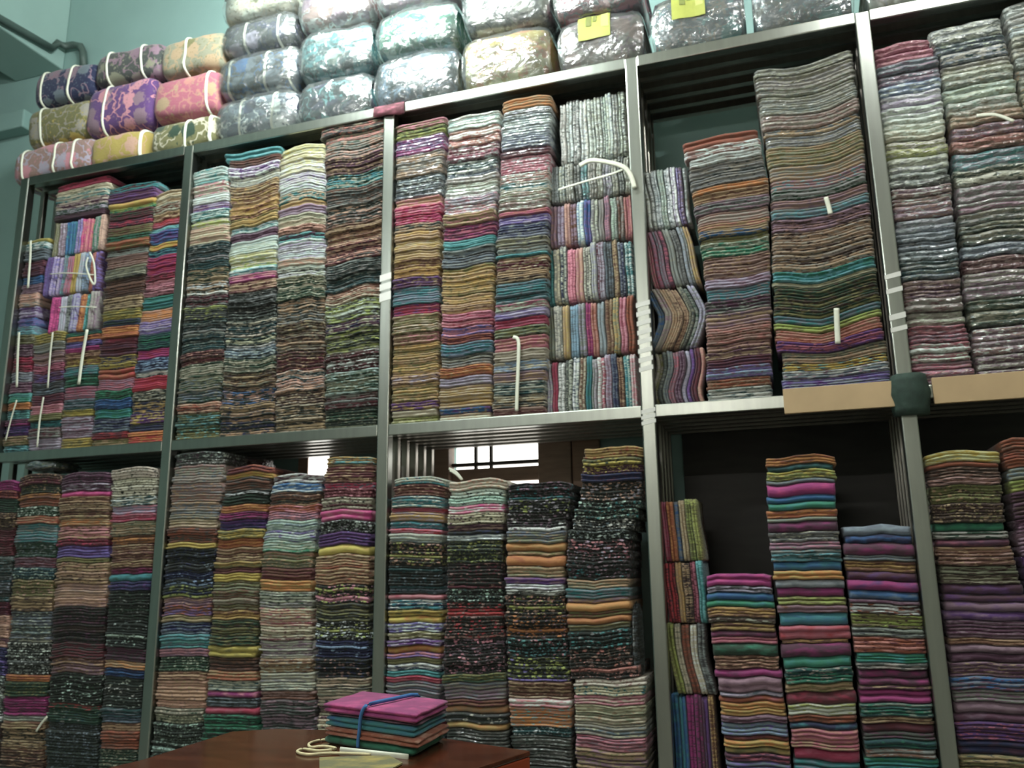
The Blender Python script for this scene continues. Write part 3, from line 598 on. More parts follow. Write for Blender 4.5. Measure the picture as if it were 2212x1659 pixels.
# ---------------- lower bay with the window
bay = 'lower window bay'
stack(bay, 'first', 'print', 'f', [(1030, 852, 963), (1160, 831, 952), (1290, 828, 954), (1515, 821, 947)], 18,
 '1046 pale/teal/mauve;1072 maroon/brown/peach*s;1096 slate/teal/pale*s;1106 red/rose*s;1126 tan/lav/gold*s;1142 slate/teal/lav*s;1152 red/pink*s;1172 slate/pale*s;1222 black/peach/lime;1282 black/dteal/slate;1294 crimson/pink*p;1316 navy/teal/white*s;1330 olive/mustard*s;1344 orange/yellow*p;1364 violet/white*s;1380 olive/cream*s;1393 purple/lav*s;1409 orange/yellow*p;1420 violet/pink*s;1432 olive*s;1447 navy/white*s;1460 teal/aqua*s;1472 crimson/rose*s;1515 mauve/slate/grey*s', zb=ZL)
stack(bay, 'second', 'print', 'f', [(1034, 970, 1094), (1160, 964, 1082), (1300, 961, 1084), (1450, 955, 1089), (1600, 962, 1099)], 19,
 '1056 cream/peach/tan;1072 white/black/cream;1090 mint/dteal;1108 hot/pink/white*s;1132 cream/black/plum;1146 dusty/plum*s;1154 black/navy;1168 white/slate*k;1216 bgreen/lime/ogrey;1272 black/maroon/dusty;1302 black/mint/dteal;1380 black/dusty/red;1456 black/mauve/pink;1474 olive/dgreen*s;1512 tgrey/mauve/slate*s;1526 brown/maroon*s;1542 tan/orange*p;1562 dgrey/bgreen/pale;1576 orange/gold*p;1620 bgreen/black*k', zb=ZL)
stack(bay, 'third', 'print', 'f', [(1042, 1099, 1232), (1160, 1092, 1220), (1300, 1089, 1219), (1470, 1094, 1231), (1600, 1102, 1235)], 20,
 '1080 black/mauve/teal;1110 black/lav/lime;1150 black/mauve/white;1176 slate/ogrey/tan*s;1194 orange/gold*p;1204 olive/tan*s;1226 orange/rust*p;1250 ogrey/tan/olive*s;1264 purple/mauve*s;1276 lav/white*k;1288 white/black*k;1330 black/peach/lime;1380 black/orange/mauve;1420 black/aqua/pink;1472 black/lime/violet;1496 brown/tan*s;1510 beige/brown*s;1528 pink/white/salmon*s;1572 peach/orange/aqua*s;1592 dteal/white/black;1659 black/bgreen*k', zb=ZL)
stack(bay, 'fourth', 'print', 'f', [(962, 1259, 1388), (1080, 1250, 1388), (1165, 1224, 1356), (1300, 1221, 1360), (1442, 1223, 1366), (1468, 1239, 1394), (1659, 1242, 1396)], 20,
 '986 gold/rust/brown;1002 olive/dgreen/yellow;1020 plum/yellow;1038 navy/plum;1080 black/peach/lav;1120 black/mint/teal;1165 black/white/slate;1210 black/pink/lav;1252 black/mauve/teal;1272 ogrey/tan*s;1292 slate/teal*s;1302 mauve/tan*s;1320 orange/gold*p;1332 olive/brown*s;1347 orange/rust*p;1362 ogrey/olive*s;1400 black/teal/grey;1466 black/dusty/salmon;1482 cream/dusty;1502 cream/teal;1522 pink/cream/rose*s;1562 cream/ogrey/tan*s;1592 tgrey/cream/slate*s;1622 pink/mauve/rose*s;1659 tan/mauve/olive*s', zb=ZL)
# ---------------- lower bay of bright stacks
bay = 'lower bright bay'
z0, z1 = uprights(bay, 'lowest', 's', (1500, 1690, 1450, 1548), ['teal/blue*p', 'blue/teal*p', 'plum/magenta', 'magenta/plum', 'plum/purple*p', 'brown/gold'], zb=ZL, Y=.07)
z0, z1 = uprights(bay, 'second lowest', 's', (1346, 1497, 1440, 1530), ['olive/lime', 'cream/ogrey', 'brown/rust', 'cream/white', 'dgrey/grey'], zb=z1, Y=.07, lean=-.02, bend=lambda s: .02*max(0, .35-s)*2)
z0, z1 = uprights(bay, 'third lowest', 's', (1212, 1344, 1430, 1524), ['red/maroon', 'maroon/red', 'gold/tan', 'dbrown/tan', 'maroon/rose', 'teal/aqua'], zb=z1, Y=.07, lean=-.016)
uprights(bay, 'top', 's', (1077, 1211, 1422, 1510), ['crimson/rose', 'orange/rust', 'slate/blue', 'tan/beige', 'olive/lime', 'lime/olive'], zb=z1, Y=.07, lean=-.012)
stack(bay, 'shortest', 'bright', 's', [(1238, 1523, 1666), (1370, 1532, 1678), (1480, 1550, 1690), (1659, 1567, 1711)], 24,
 '1265 magenta/hot*p;1279 dgrey/lav;1297 blue/teal*p;1312 green/teal*p;1334 gold/brown;1345 tgrey/dbrown;1363 gold/brown;1376 plum/magenta*p;1390 salmon/rose;1416 dgreen/green*p;1446 brown/peach/tan;1464 magenta/plum*p;1496 plum/mauve*p;1506 slate/lav;1518 rust/rose*p;1547 orange/gold;1562 plum/mauve;1590 sky/slate/violet;1600 rust/maroon*p;1616 gold/orange;1630 olive/gold*p;1648 plum/rose;1659 slate/violet', zb=ZL, Y=.02)
stack(bay, 'tallest', 'bright', 's', [(982, 1652, 1803), (1140, 1657, 1811), (1300, 1680, 1830), (1400, 1686, 1840), (1659, 1716, 1860)], 24,
 '1001 orange/brown/rust;1014 teal/dteal*p;1034 lime/yellow/olive;1044 slate/grey;1070 magenta/hot*p;1084 blue/teal*p;1100 green/teal*p;1118 rust/orange/brown;1126 grey/ogrey;1148 magenta/plum*p;1170 grey/dgrey/pale;1187 mauve/pink/grey;1213 dteal/aqua/grey;1233 blue/teal*p;1252 orange/gold;1270 slate/bgrey*p;1290 magenta/plum*p;1308 lime/olive;1325 brown/mauve;1353 blue/teal*p;1383 rose/red*p;1392 gold/brown;1420 magenta/plum*p;1444 green/teal*p;1476 dteal/green/tgrey;1496 olive/tan;1522 crimson/maroon*p;1546 lime/pale;1563 rust/brown;1577 teal/navy*p;1606 rose/salmon;1619 tan/rose;1646 crimson/rose*p;1659 teal/slate*p', zb=ZL, Y=.02)
stack(bay, 'right-hand', 'bright', 's', [(1134, 1818, 1971), (1300, 1834, 1991), (1400, 1847, 2006), (1659, 1871, 2030)], 24,
 '1156 slate/bgrey*p;1173 navy/blue*p;1200 magenta/plum*p;1212 slate/grey;1236 gold/brown;1255 plum/purple*p;1276 magenta/purple*p;1296 blue/slate*p;1304 mauve/plum;1326 white/dbrown/rust;1356 olive/lime/dbrown;1376 grey/dgrey;1411 rust/salmon/maroon;1432 green/teal;1446 tgrey/dgrey;1482 plum/magenta*p;1491 tan/plum;1521 magenta/plum*p;1551 dteal/green/grey;1566 brown/tan;1586 maroon/plum*p;1601 dgrey/plum;1622 green/dteal;1641 brown/grey;1659 green/teal', zb=ZL, Y=.02)
# ---------------- lower right bay
bay = 'lower right bay'
stack(bay, 'first', 'bright', 's', [(975, 1998, 2158), (1150, 2018, 2177), (1300, 2040, 2222), (1659, 2074, 2268)], 25,
 '1000 lemon/mustard;1011 rust/brown*p;1050 dbrown/dusty/brown;1090 olive/dbrown/tan*f;1131 dbrown/tan/olive*f;1150 green/dteal*p;1166 tgrey/dgreen;1182 plum/rose*p;1222 brown/dusty/tan;1262 dbrown/ogrey;1300 plum/purple*p;1340 purple/mauve*p;1378 mauve/plum;1392 brown/tan;1430 plum/mauve*p;1462 plum/tan/mauve;1490 slate/blue/plum;1516 mauve/grey;1560 plum/mauve*p;1600 purple/plum/rose;1632 plum/navy*p;1659 olive/tan/dgrey', zb=ZL, Y=.02)
stack(bay, 'second', 'bright', 's', [(942, 2162, 2330), (1300, 2226, 2400), (1659, 2272, 2450)], 25,
 '1010 brown/rust;1036 slate/ogrey;1062 olive/lime;1120 dbrown/plum;1200 plum/mauve;1400 purple/plum*p;1659 plum/mauve', zb=ZL, Y=.03)

# ---------------- link the cloths: at most 300 of a kind singly, the rest as one object
byk = {}
for d in POOL: byk.setdefault(d['kind'], []).append(d)
REST = []
for kd, L_ in byk.items():
    L_.sort(key=lambda d: -d['area'])
    for n, d in enumerate(L_):
        if n >= 300: REST.append(d); continue
        o = mesh_obj(KIND[kd][0], d['v'], d['f'], M[d['mat']], None, d['loc'], True, d['c'])
        tag(o, d['label'], 'cloth', d['group'])
print('CLOTHS', {k: len(v) for k, v in byk.items()}, 'rest', len(REST))
if REST:
    V = []; Fc = []; Cc = {'c1': [], 'c2': [], 'c3': []}; mi = []
    names = sorted({d['mat'] for d in REST})
    for d in REST:
        n = len(V); V += d['v']; Fc += [tuple(i+n for i in f) for f in d['f']]; mi += [names.index(d['mat'])]*len(d['f'])
        for k in Cc: Cc[k] += d['c'][k]
    o = mesh_obj('printed_cloth_stacks', V, Fc, M[names[0]], None, (-2.3, .15, ZS), True, Cc)
    for nm in names[1:]: o.data.materials.append(M[nm])
    o.data.polygons.foreach_set('material_index', mi)
    tag(o, 'smaller folded printed cloths filling the stacks of the left-hand bays', 'cloth', kind='stuff')

# ---------------------------------------------------------------- bundles on the top shelf
ZTOP = ZT+.0225
def bundle(rect, cols, label, name='cloth_bundle', straps=(), bag=False, sticker=None, zb=None, Yc=.20, ry=.17, group='bundles on the top shelf'):
    x0, y0, x1, y1 = rect
    yp = Yc-ry*.8
    xa, xb = at(x0, (y0+y1)/2, yp).x, at(x1, (y0+y1)/2, yp).x
    xm = (x0+x1)/2
    z1 = at(xm, y0, yp).z; z0 = at(xm, y1, yp).z
    if zb is not None: z0 = zb
    cx, cz = (xa+xb)/2, (z0+z1)/2; hx, hz = (xb-xa)/2-(.012 if bag else .004), (z1-z0)/2-(.006 if bag else .002)
    seed = RND.uniform(0, 60)
    def surf(t, q, off=0.0):
        e = 2/4.2
        cy = math.copysign(abs(math.cos(q))**e, math.cos(q)); sz = math.copysign(abs(math.sin(q))**e, math.sin(q))
        k = 1-.07*abs(t)**4-.08*max(0, abs(t)-.88)/.12
        lump = 1+.07*noise.noise(Vector((t*2+seed, cy*1.3, sz*1.3)))
        g = k*lump
        zz = hz*sz*g; zz = max(-hz, zz)
        return Vector((cx+hx*t, Yc+(ry*g+off)*cy, cz+zz+(off*sz if off else 0)))
    root = empty(name, (cx, Yc, z0)); tag(root, label, 'bundle', group)
    TS = [-1, -.97, -.85, -.65, -.45, -.25, -.05, .15, .35, .55, .75, .9, .97, 1]; NQ = 28
    cl = [ALB[c] for c in cols]
    while len(cl) < 3: cl.append(cl[-1])
    sh = RND.random(); V = []; Fc = []
    for i, t in enumerate(TS):
        for j in range(NQ): V.append(surf(t, 2*math.pi*j/NQ, -.02 if i in (0, len(TS)-1) else 0))
    for i in range(len(TS)-1):
        for j in range(NQ): Fc.append((i*NQ+j, i*NQ+(j+1) % NQ, (i+1)*NQ+(j+1) % NQ, (i+1)*NQ+j))
    Fc += [tuple(range(NQ))[::-1], tuple((len(TS)-1)*NQ+j for j in range(NQ))]
    nv = len(V)
    mesh_obj('rolled_cloth', V, Fc, M['bundle'], root, (cx, Yc, z0), True, {'c1': [(*cl[0], sh)]*nv, 'c2': [(*cl[1], 1)]*nv, 'c3': [(*cl[2], 1)]*nv})
    for t0 in straps:
        wv, wf = [], []
        hw = .007/hx; lean = RND.uniform(-.03, .03)
        for j in range(NQ):
            q = 2*math.pi*j/NQ
            for dt, of in ((-hw, .002), (-hw*.6, .007), (hw*.6, .007), (hw, .002)): wv.append(surf(t0+dt+lean*math.sin(q), q, of))
        for j in range(NQ):
            for k in range(3): wf.append((j*4+k, j*4+k+1, ((j+1) % NQ)*4+k+1, ((j+1) % NQ)*4+k))
        mesh_obj('tie_strap', wv, wf, M['strap'], root, (cx, Yc, z0))
    if bag:
        TB = [-1.05, -1.02, -.95, -.7, -.45, -.2, .05, .3, .55, .8, .95, 1.02, 1.05]; wv, wf = [], []
        for i, t in enumerate(TB):
            kk = (.55, .85, 1)[min(i, 2)] if i < 3 else ((.55, .85, 1)[min(len(TB)-1-i, 2)])
            for j in range(NQ):
                q = 2*math.pi*j/NQ; p = surf(max(-1, min(1, t)), q, .012+.008*noise.noise(Vector((i*.7, j*.8, seed))))
                p.x = cx+hx*t; p.z = cz+(p.z-cz)*kk; p.z = max(z0+.0005, p.z); wv.append(p)
        for i in range(len(TB)-1):
            for j in range(NQ): wf.append((i*NQ+j, i*NQ+(j+1) % NQ, (i+1)*NQ+(j+1) % NQ, (i+1)*NQ+j))
        mesh_obj('plastic_bag', wv, wf, M['film'], root, (cx, Yc, z0))
    if sticker:
        ta, tb, qa, qb = sticker
        def patch(nm, ta, tb, qa, qb, of, mat, par):
            wv, wf = [], []; n1, n2 = 6, 5
            for i in range(n1):
                for j in range(n2): wv.append(surf(lerp(ta, tb, i/(n1-1)), lerp(qa, qb, j/(n2-1)), of))
            for i in range(n1-1):
                for j in range(n2-1): wf.append((i*n2+j, i*n2+j+1, (i+1)*n2+j+1, (i+1)*n2+j))
            nb = len(wv); wv += [v+Vector((0, .0012, 0)) for v in wv]; wf += [tuple(k+nb for k in f[::-1]) for f in list(wf)]
            return mesh_obj(nm, wv, wf, mat, par, (cx, Yc, z0))
        st = patch('label_sticker', ta, tb, qa, qb, .0165, M['sticker'], root)
        f = lambda a: lerp(ta, tb, a)
        g_ = lambda a: lerp(qa, qb, a)
        def sub(nm, a, b, c, d, mat):
            o = patch(nm, f(a), f(b), g_(c), g_(d), .018, mat, root); o.parent = st; o.location = (0, 0, 0)
        sub('printed_patch', .25, .42, .2, .75, M['print']); sub('printed_patch', .47, .58, .35, .8, M['print']); sub('pale_panel', .72, .95, .12, .88, M['sticker_pale'])
    return z1
PI = math.pi
FQ = (PI*1.02, PI*.80)     # sticker span on the front of a bundle, bottom to top
# three rows of tied floral rolls at the left
a = bundle((36, 308, 200, 382), ('dusty', 'pink', 'lav'), 'pink and grey floral cloth roll at the left end of the top shelf', straps=(-.72, .15, .6), zb=ZTOP)
b = bundle((202, 286, 316, 356), ('mustard', 'gold', 'peach'), 'mustard floral cloth roll resting on the rail of the top shelf', straps=(.9,), zb=ZTOP)
c = bundle((330, 258, 468, 336), ('olive', 'dgreen', 'cream'), 'dark olive floral cloth roll below the pink and red roll', straps=(.15, .9), zb=ZTOP)
bundle((66, 224, 194, 310), ('olive', 'mustard', 'tgrey'), 'olive and mustard floral cloth roll above the pink and grey roll', straps=(-.5,), zb=None)
bundle((192, 176, 334, 286), ('purple', 'mauve', 'pink'), 'bright purple floral cloth roll in the middle of the tied rolls', straps=(-.4,), zb=None)
bundle((338, 160, 474, 257), ('rose', 'tan', 'salmon'), 'pink and red floral cloth roll beside the purple roll', straps=(.72,), zb=None)
bundle((82, 144, 206, 223), ('navy', 'slate', 'mauve'), 'dark navy floral cloth roll with blue flowers, topmost at the left end', straps=(-.7, .25), zb=None)
bundle((212, 104, 350, 176), ('dgrey', 'ogrey', 'mauve'), 'charcoal floral cloth roll above the purple roll', straps=(-.55, .5), zb=None)
bundle((354, 78, 484, 160), ('ogrey', 'olive', 'tan'), 'olive tan cloth roll above the pink and red roll', straps=(-.15,), zb=None)
# bundles in plastic, columns from left to right
S2 = (-.4, .45)
bundle((474, 204, 646, 300), ('slate', 'navy', 'white'), 'white and navy floral bundle in plastic, lowest of the strapped plastic column', bag=True, straps=S2, zb=ZTOP)
bundle((480, 112, 646, 203), ('dgrey', 'slate', 'blue'), 'dark slate bundle in plastic with blue flower and green patch', bag=True, straps=(-.75, .25, .85), zb=None)
bundle((486, 40, 642, 111), ('dgrey', 'lav', 'navy'), 'slate and lavender strapped bundle in plastic below the cream bundle', bag=True, straps=(-.35, .6), zb=None)
bundle((486, -40, 644, 39), ('cream', 'olive', 'pale'), 'cream and olive bundle in plastic at the top of the strapped column', bag=True, zb=None)
bundle((650, 168, 808, 274), ('dteal', 'navy', 'aqua'), 'navy bundle in glaring plastic with white palm motif', bag=True, zb=ZTOP)
bundle((648, 60, 808, 166), ('teal', 'mint', 'dteal'), 'teal and white bundle in plastic above the navy one', bag=True, zb=None)
bundle((650, -46, 808, 58), ('dusty', 'mauve', 'white'), 'pinkish bundle in plastic above the teal and white bundle', bag=True, zb=None)
bundle((812, 112, 994, 222), ('slate', 'dteal', 'sky'), 'pale blue grey bundle in plastic below the green bundle', bag=True, zb=ZTOP)
bundle((816, 14, 990, 118), ('green', 'teal', 'mint'), 'green and white bundle in plastic', bag=True, zb=None)
bundle((814, -80, 988, 16), ('mauve', 'dusty', 'grey'), 'mauve grey bundle in plastic above the green one', bag=True, zb=None)
bundle((1000, 66, 1192, 192), ('mustard', 'lemon', 'orange'), 'pale yellow bundle in plastic on the top shelf', bag=True, zb=ZTOP)
bundle((1002, -50, 1190, 64), ('grey', 'pale', 'dgrey'), 'grey patterned bundle in plastic above the yellow bundle', bag=True, zb=None)
bundle((1206, 34, 1394, 152), ('tgrey', 'dusty', 'mauve'), 'warm grey bundle in plastic with a yellow label', bag=True, sticker=(-.5, .28, PI*1.0, PI*.72), zb=ZTOP)
bundle((1196, -60, 1390, 36), ('rose', 'plum', 'slate'), 'rose and plum bundle in plastic above the warm grey labelled one', bag=True, zb=None)
bundle((1406, -16, 1612, 112), ('slate', 'aqua', 'tgrey'), 'blue grey bundle in plastic with a yellow green label', bag=True, sticker=(-.55, .2, PI*1.0, PI*.72), zb=ZTOP)
bundle((1622, -60, 1846, 66), ('slate', 'aqua', 'grey'), 'teal grey bundle in plastic above the rust-topped stack bay', bag=True, zb=ZTOP)
bundle((1862, -110, 2090, 20), ('ogrey', 'pale', 'grey'), 'olive grey bundle in plastic at the right end of the top shelf', bag=True, zb=ZTOP)

# ---------------------------------------------------------------- loose ties on the stacks
def smooth(P, n=5):
    Q = []
    for i in range(len(P)-1):
        p0, p1, p2, p3 = P[max(i-1, 0)], P[i], P[i+1], P[min(i+2, len(P)-1)]
        for k in range(n):
            t = k/n; Q.append(.5*((2*p1)+(p2-p0)*t+(2*p0-5*p1+4*p2-p3)*t*t+(3*p1-p0-3*p2+p3)*t**3))
    return Q+[P[-1]]
def strap(pts, label, wdt=.008, Y=0.0, name='tie_strap', mat='strap', flat=.3, r=None):
    P = [at(px, py, Y) for px, py in pts]
    Q = smooth(P)
    o = MB().tube(Q, r or wdt, 6, flat).build(name, M[mat], None, P[-1], True)
    return tag(o, label, 'strap', 'white ties on the stacks')
strap([(66, 520), (65, 560), (60, 622)], 'white strap round the tied teal and maroon cloths, far left', Y=.012)
strap([(41, 718), (38, 770), (36, 836)], 'white strap hanging down the far left stack below the blue cloths', Y=.010)
strap([(114, 718), (108, 770), (103, 838)], 'white strap down the second stack in the upper left bay', .006, Y=.010)
strap([(188, 712), (178, 770), (170, 830)], 'broad white strap down the third stack in the upper left bay', .010, Y=.010)
strap([(36, 864), (24, 905), (12, 952)], 'thin white strap over the orange cloth at the far left', .005, Y=.010)
strap([(94, 858), (86, 905), (80, 966)], 'thin white strap with a knot low on the second stack', .006, Y=.010)
strap([(108, 592), (150, 590), (205, 594)], 'thin white string across the middle row of upright cloths', .003, Y=.018, flat=1)
strap([(128, 664), (165, 662), (208, 664)], 'thin white string across the lowest row of upright cloths', .003, Y=.018, flat=1)
strap([(190, 556), (186, 575), (196, 605), (205, 612), (203, 570), (194, 545)], 'white looped tie end beside the yellow upright cloth', .006, Y=.012)
strap([(1108, 728), (1120, 738), (1119, 800), (1117, 850), (1116, 888)], 'cream strap tied down the third stack of gold-toned cloths', .008, Y=-.002)
strap([(1206, 410), (1260, 393), (1320, 376), (1356, 362)], 'thin straight length of the white tie over the upright packs', .005, Y=.045)
strap([(1252, 358), (1275, 347), (1310, 350), (1345, 360), (1362, 378), (1371, 406)], 'cream curled tie end hanging over the steel post', .011, Y=-.012)
strap([(1784, 426), (1790, 445), (1794, 462)], 'short white tie near the middle of the tallest sagging stack', .009, Y=.012)
strap([(1807, 666), (1808, 700), (1810, 742)], 'short white tie near the foot of the tallest sagging stack', .010, Y=.012)
strap([(102, 1548), (90, 1562), (78, 1580)], 'white string end low in the lower left bay', .006, Y=.0)
strap([(2110, 250), (2150, 248), (2190, 262)], 'tan curled tie on the plastic packs at the right edge', .007, Y=.0)
strap([(972, 1016), (985, 1024), (998, 1036), (985, 1020), (970, 1012)], 'white looped string on the cream stack below the window', .005, Y=.03)

# plastic pack lying behind the second stack of the lower left bay, black packs beside the dark floral stacks
def lump(px, py, rx, rz, cols, label, Y=.12, ry=.13, film_=True):
    c = at(px, py, Y); V = []; Fc = []; n1, n2 = 9, 16; seed = RND.uniform(0, 90)
    for i in range(n1):
        ph = -PI/2+PI*i/(n1-1)
        for j in range(n2):
            q = 2*PI*j/n2; k = 1+.18*noise.noise(Vector((math.cos(q)*1.6+seed, math.sin(q)*1.6, ph*1.6)))
            V.append((c.x+rx*k*math.cos(ph)**.5*math.cos(q) if abs(ph) < 1.57 else c.x, c.y+ry*k*max(0, math.cos(ph))**.5*math.sin(q), c.z+rz*(math.sin(ph)*k)))
    for i in range(n1-1):
        for j in range(n2): Fc.append((i*n2+j, i*n2+(j+1) % n2, (i+1)*n2+(j+1) % n2, (i+1)*n2+j))
    cl = [ALB[x] for x in cols]; sh = RND.random(); nv = len(V)
    o = mesh_obj('plastic_pack', V, Fc, M['pack'], None, c-Vector((0, 0, rz)), True, {'c1': [(*cl[0], sh)]*nv, 'c2': [(*cl[1], 1)]*nv, 'c3': [(*cl[2], 1)]*nv})
    tag(o, label, 'pack', 'loose plastic packs')
lump(118, 1010, .12, .026, ('dgreen', 'slate', 'ogrey'), 'crumpled dark plastic pack on top of the second stack, lower left bay')
lump(545, 1004, .10, .030, ('dbrown', 'plum', 'dgrey'), 'dark crumpled pack lying behind the stacks under the mid shelf', Y=.30)
lump(1379, 1395, .018, .16, ('black', 'slate', 'dgrey'), 'tall black plastic pack wedged between the dark stack and the post', Y=.13, ry=.10)

# ---------------------------------------------------------------- table with tied cloths
TZ = 1.10
pr = at_z(1146, 1622, TZ); pl = at_z(430, 1590, TZ); pl2 = at_z(306, 1641, TZ)
TYb = (at_z(700, 1578, TZ)).y
tab = empty('table', (pr.x-.6, TYb-.35, 0)); tag(tab, 'dark brown polished table with a red-brown edge in front of the shelves', 'table')
c1_ = at_z(500, 1580, TZ); c0_ = pl2; 
poly = [c0_, c1_, at_z(600, 1574, TZ), at_z(860, 1580, TZ), pr]
dirr = (at_z(1030, 1659, TZ)-pr).normalized()
dl = (c0_-c1_).normalized()
poly += [pr+dirr*.55, c0_+dl*.25+dirr*.35]
pts2 = [(p.x, p.y) for p in poly]
def prism(name, pts, za, zb, mat, par, loc, bev=.006):
    bm = bmesh.new(); vs = [bm.verts.new((x, y, za)) for x, y in pts]; f = bm.faces.new(vs); bm.normal_update()
    if f.normal.z > 0: f.normal_flip()
    r = bmesh.ops.extrude_face_region(bm, geom=[f])
    for v in [g for g in r['geom'] if isinstance(g, bmesh.types.BMVert)]: v.co.z = zb
    bmesh.ops.recalc_face_normals(bm, faces=bm.faces)
    bmesh.ops.bevel(bm, geom=[e for e in bm.edges], offset=bev, segments=2, profile=.5, affect='EDGES')
    bm.verts.index_update(); V = [tuple(v.co) for v in bm.verts]; Fc = [tuple(v.index for v in f.verts) for f in bm.faces]; bm.free()
    return mesh_obj(name, V, Fc, mat, par, loc, False)
prism('table_top', pts2, TZ-.012, TZ, M['tabletop'], tab, (pr.x, pr.y, TZ), .003)
cen = Vector((sum(p[0] for p in pts2)/len(pts2), sum(p[1] for p in pts2)/len(pts2)))
prism('table_edge', [tuple(cen+(Vector(p)-cen)*.999) for p in pts2], TZ-.05, TZ-.0121, M['table_edge'], tab, (pr.x, pr.y, TZ), .004)
for p in (pts2[0], pts2[1], pts2[4], pts2[5], pts2[6]):
    q = cen+(Vector(p)-cen)*.9
    MB().box((q.x-.03, q.y-.03, 0), (q.x+.03, q.y+.03, TZ-.05), .004).build('leg', M['wood'], tab, (q.x, q.y, 0))
# tied pile of cloths on the table
A0 = at_z(694, 1607, TZ); A1 = at_z(896, 1641, TZ); A2 = at_z(966, 1600, TZ)
ux = (A1-A0); uy = (A2-A1); LX, LY = ux.length, uy.length
ux.normalize(); uy.normalize()
LX *= 1.0; 
zz = TZ+.0005
def slab(name, z0, z1, ins, mat_c, pat, label, layers=2, dx=0.0):
    V = []; Fc = []; NU, NV = 12, 6
    cl = [ALB[x] for x in mat_c]; sh = RND.random()
    prof = []
    for l in range(layers):
        for v, d in ((0, .010), (.25, .002), (.5, 0), (.75, .002)): prof.append(((l+v)/layers, d))
    prof.append((1, .012))
    per = [(i/NU, 0) for i in range(NU)]+[(1, i/NV) for i in range(NV)]+[(1-i/NU, 1) for i in range(NU)]+[(0, 1-i/NV) for i in range(NV)]
    seed = RND.uniform(0, 40)
    for (v, d) in prof:
        for (a, b) in per:
            ix = ins+d; wob = .006*noise.noise(Vector((a*4+seed, b*4, int(v*layers*.999))))
            p = A0+ux*(dx+ix+wob+(LX-2*ix-2*wob)*a)+uy*(ix+wob+(LY-2*ix-2*wob)*b)
            V.append((p.x, p.y, lerp(z0, z1, v)))
    n = len(per)
    for k in range(len(prof)-1):
        for j in range(n): Fc.append((k*n+j, k*n+(j+1) % n, (k+1)*n+(j+1) % n, (k+1)*n+j))
    Fc.append(tuple(range(n))[::-1]); Fc.append(tuple((len(prof)-1)*n+j for j in range(n)))
    nv = len(V)
    o = mesh_obj(name, V, Fc, M[pat], None, (A0.x, A0.y, z0), True, {'c1': [(*cl[0], sh)]*nv, 'c2': [(*cl[1], 1)]*nv, 'c3': [(*cl[-1], 1)]*nv})
    tag(o, label, 'cloth', 'tied pile on the table')
def z_of(py, px=896):
    b_ = at_z(896, 1641, TZ); d = ray(px, py); t = ((b_-CAM).xy.length)/d.xy.length; return (CAM+d*t).z
hs = [zz, z_of(1619), z_of(1598), z_of(1573), z_of(1565), z_of(1541)]
PILE = [('green', 'dgreen', 'bright green folded cloth at the bottom of the tied table pile', 1), ('rust', 'peach', 'orange brown folded cloth in the tied table pile', 2),
        ('teal', 'blue', 'bright blue folded cloth in the tied table pile', 2), ('plum', 'mauve', 'thin dark plum cloth under the magenta one, table pile', 1), ('magenta', 'hot', 'magenta folded cloth on top of the tied table pile', 2)]
for k, (ca, cb, lb, nl_) in enumerate(PILE):
    slab('folded_cloth', hs[k]+.0003, hs[k+1]-.0003, [.008, .0, .006, .010, .0][k], (ca, cb), 'plain', lb, nl_, [0, .01, 0, .01, .004][k])
# blue cord round the pile
def pp(a, b, z): p = A0+ux*(LX*a)+uy*(LY*b); return (p.x, p.y, z)
a_ = .42
ring = [pp(a_, -.012, hs[0]+.006), pp(a_, -.014, hs[1]), pp(a_+.01, -.014, hs[2]), pp(a_+.02, -.012, hs[4]), pp(a_+.05, -.01, hs[5]-.004), pp(a_+.09, .06, hs[5]+.006), pp(a_+.18, .5, hs[5]+.007), pp(a_+.26, .97, hs[5]+.004), pp(a_+.26, 1.02, hs[4]), pp(a_+.26, 1.02, hs[0]+.006)]
tag(MB().tube(smooth([Vector(q) for q in ring], 3), .0045, 7).build('blue_cord', M['blue_cord'], None, ring[0], True), 'blue cord tied round the cloth pile on the table', 'cord')
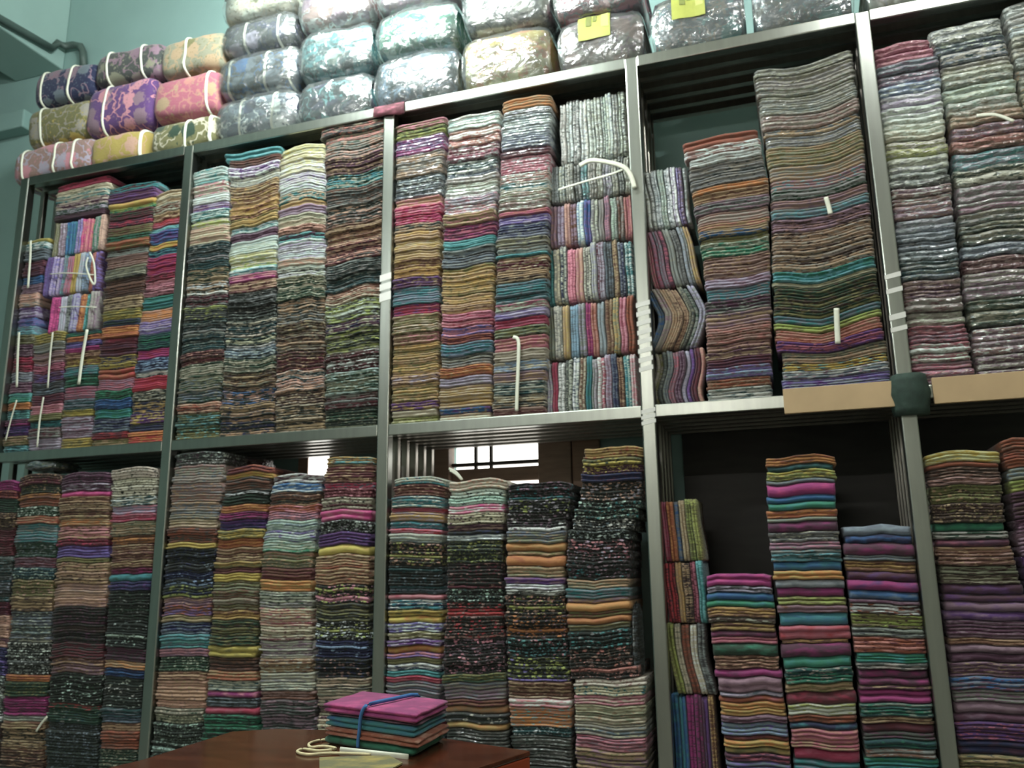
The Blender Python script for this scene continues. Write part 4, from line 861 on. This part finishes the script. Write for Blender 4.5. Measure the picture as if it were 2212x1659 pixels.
# cream cord loop beside the pile and pale strip in front
def onT(px, py, dz=.004): p = at_z(px, py, TZ); return Vector((p.x, p.y, TZ+dz))
lp = [onT(x, y) for x, y in ((715, 1601), (690, 1603), (668, 1610), (672, 1618), (700, 1616), (725, 1621), (690, 1626), (655, 1622), (642, 1628), (665, 1634), (710, 1631), (760, 1632), (800, 1634))]
tag(MB().tube(smooth(lp), .0034, 7).build('cream_cord', M['cord'], None, lp[0], True), 'cream cord looped on the table left of the cloth pile', 'cord')
e0, e1 = onT(735, 1624, .003), onT(882, 1640, .003)
tag(MB().tube([e0, (e0+e1)/2, e1], .008, 6, .35).build('white_strip', M['strap'], None, e0, True), 'white plastic strip lying in front of the green cloth', 'strap')
PCS = [onT(x, y, .0015) for x, y in ((690, 1640), (840, 1636), (870, 1652), (800, 1690), (690, 1690))]  # flat olive patch: a reflection on the table top, painted as colour
cl_v = [tuple(p) for p in PCS]+[(p.x, p.y, p.z+.003) for p in PCS]
nP = len(PCS)
o = mesh_obj('reflection_patch', cl_v, [tuple(range(nP))[::-1], tuple(range(nP, 2*nP))]+[(i, (i+1) % nP, nP+(i+1) % nP, nP+i) for i in range(nP)], M['plain'], None, PCS[0], False, {'c1': [(*ALB['olive'], .3)]*2*nP, 'c2': [(*ALB['mustard'], 1)]*2*nP, 'c3': [(*ALB['mustard'], 1)]*2*nP})
tag(o, 'olive and gold patch painted as a reflection on the table below the pile', 'cloth')

# maroon cloth end hanging over the top rail
d0, d1 = at(806, 238, -.012), at(872, 228, -.012); dv = []; df = []
ND = 9
for i in range(ND):
    t = i/(ND-1); x = lerp(d0.x, d1.x, t); wv_ = .006*math.sin(t*9)
    for (y, z) in ((.10, ZTOP+.001), (.02, ZTOP+.003), (-.004, ZTOP+.001), (-.010+wv_*.3, ZT), (-.012+wv_, ZT-.03-.012*t), (-.008+wv_, ZT-.03-.012*t), (-.006, ZT), (-.0015, ZTOP-.004)):
        dv.append((x, y, z))
for i in range(ND-1):
    for j in range(7): df.append((i*8+j, i*8+j+1, (i+1)*8+j+1, (i+1)*8+j))
nv = len(dv)
o = mesh_obj('draped_cloth', dv, df, M['plain'], None, d0, True, {'c1': [(*ALB['maroon'], .2)]*nv, 'c2': [(*ALB['rose'], 1)]*nv, 'c3': [(*ALB['rose'], 1)]*nv})
tag(o, 'maroon cloth end hanging over the top rail above the second post', 'cloth')
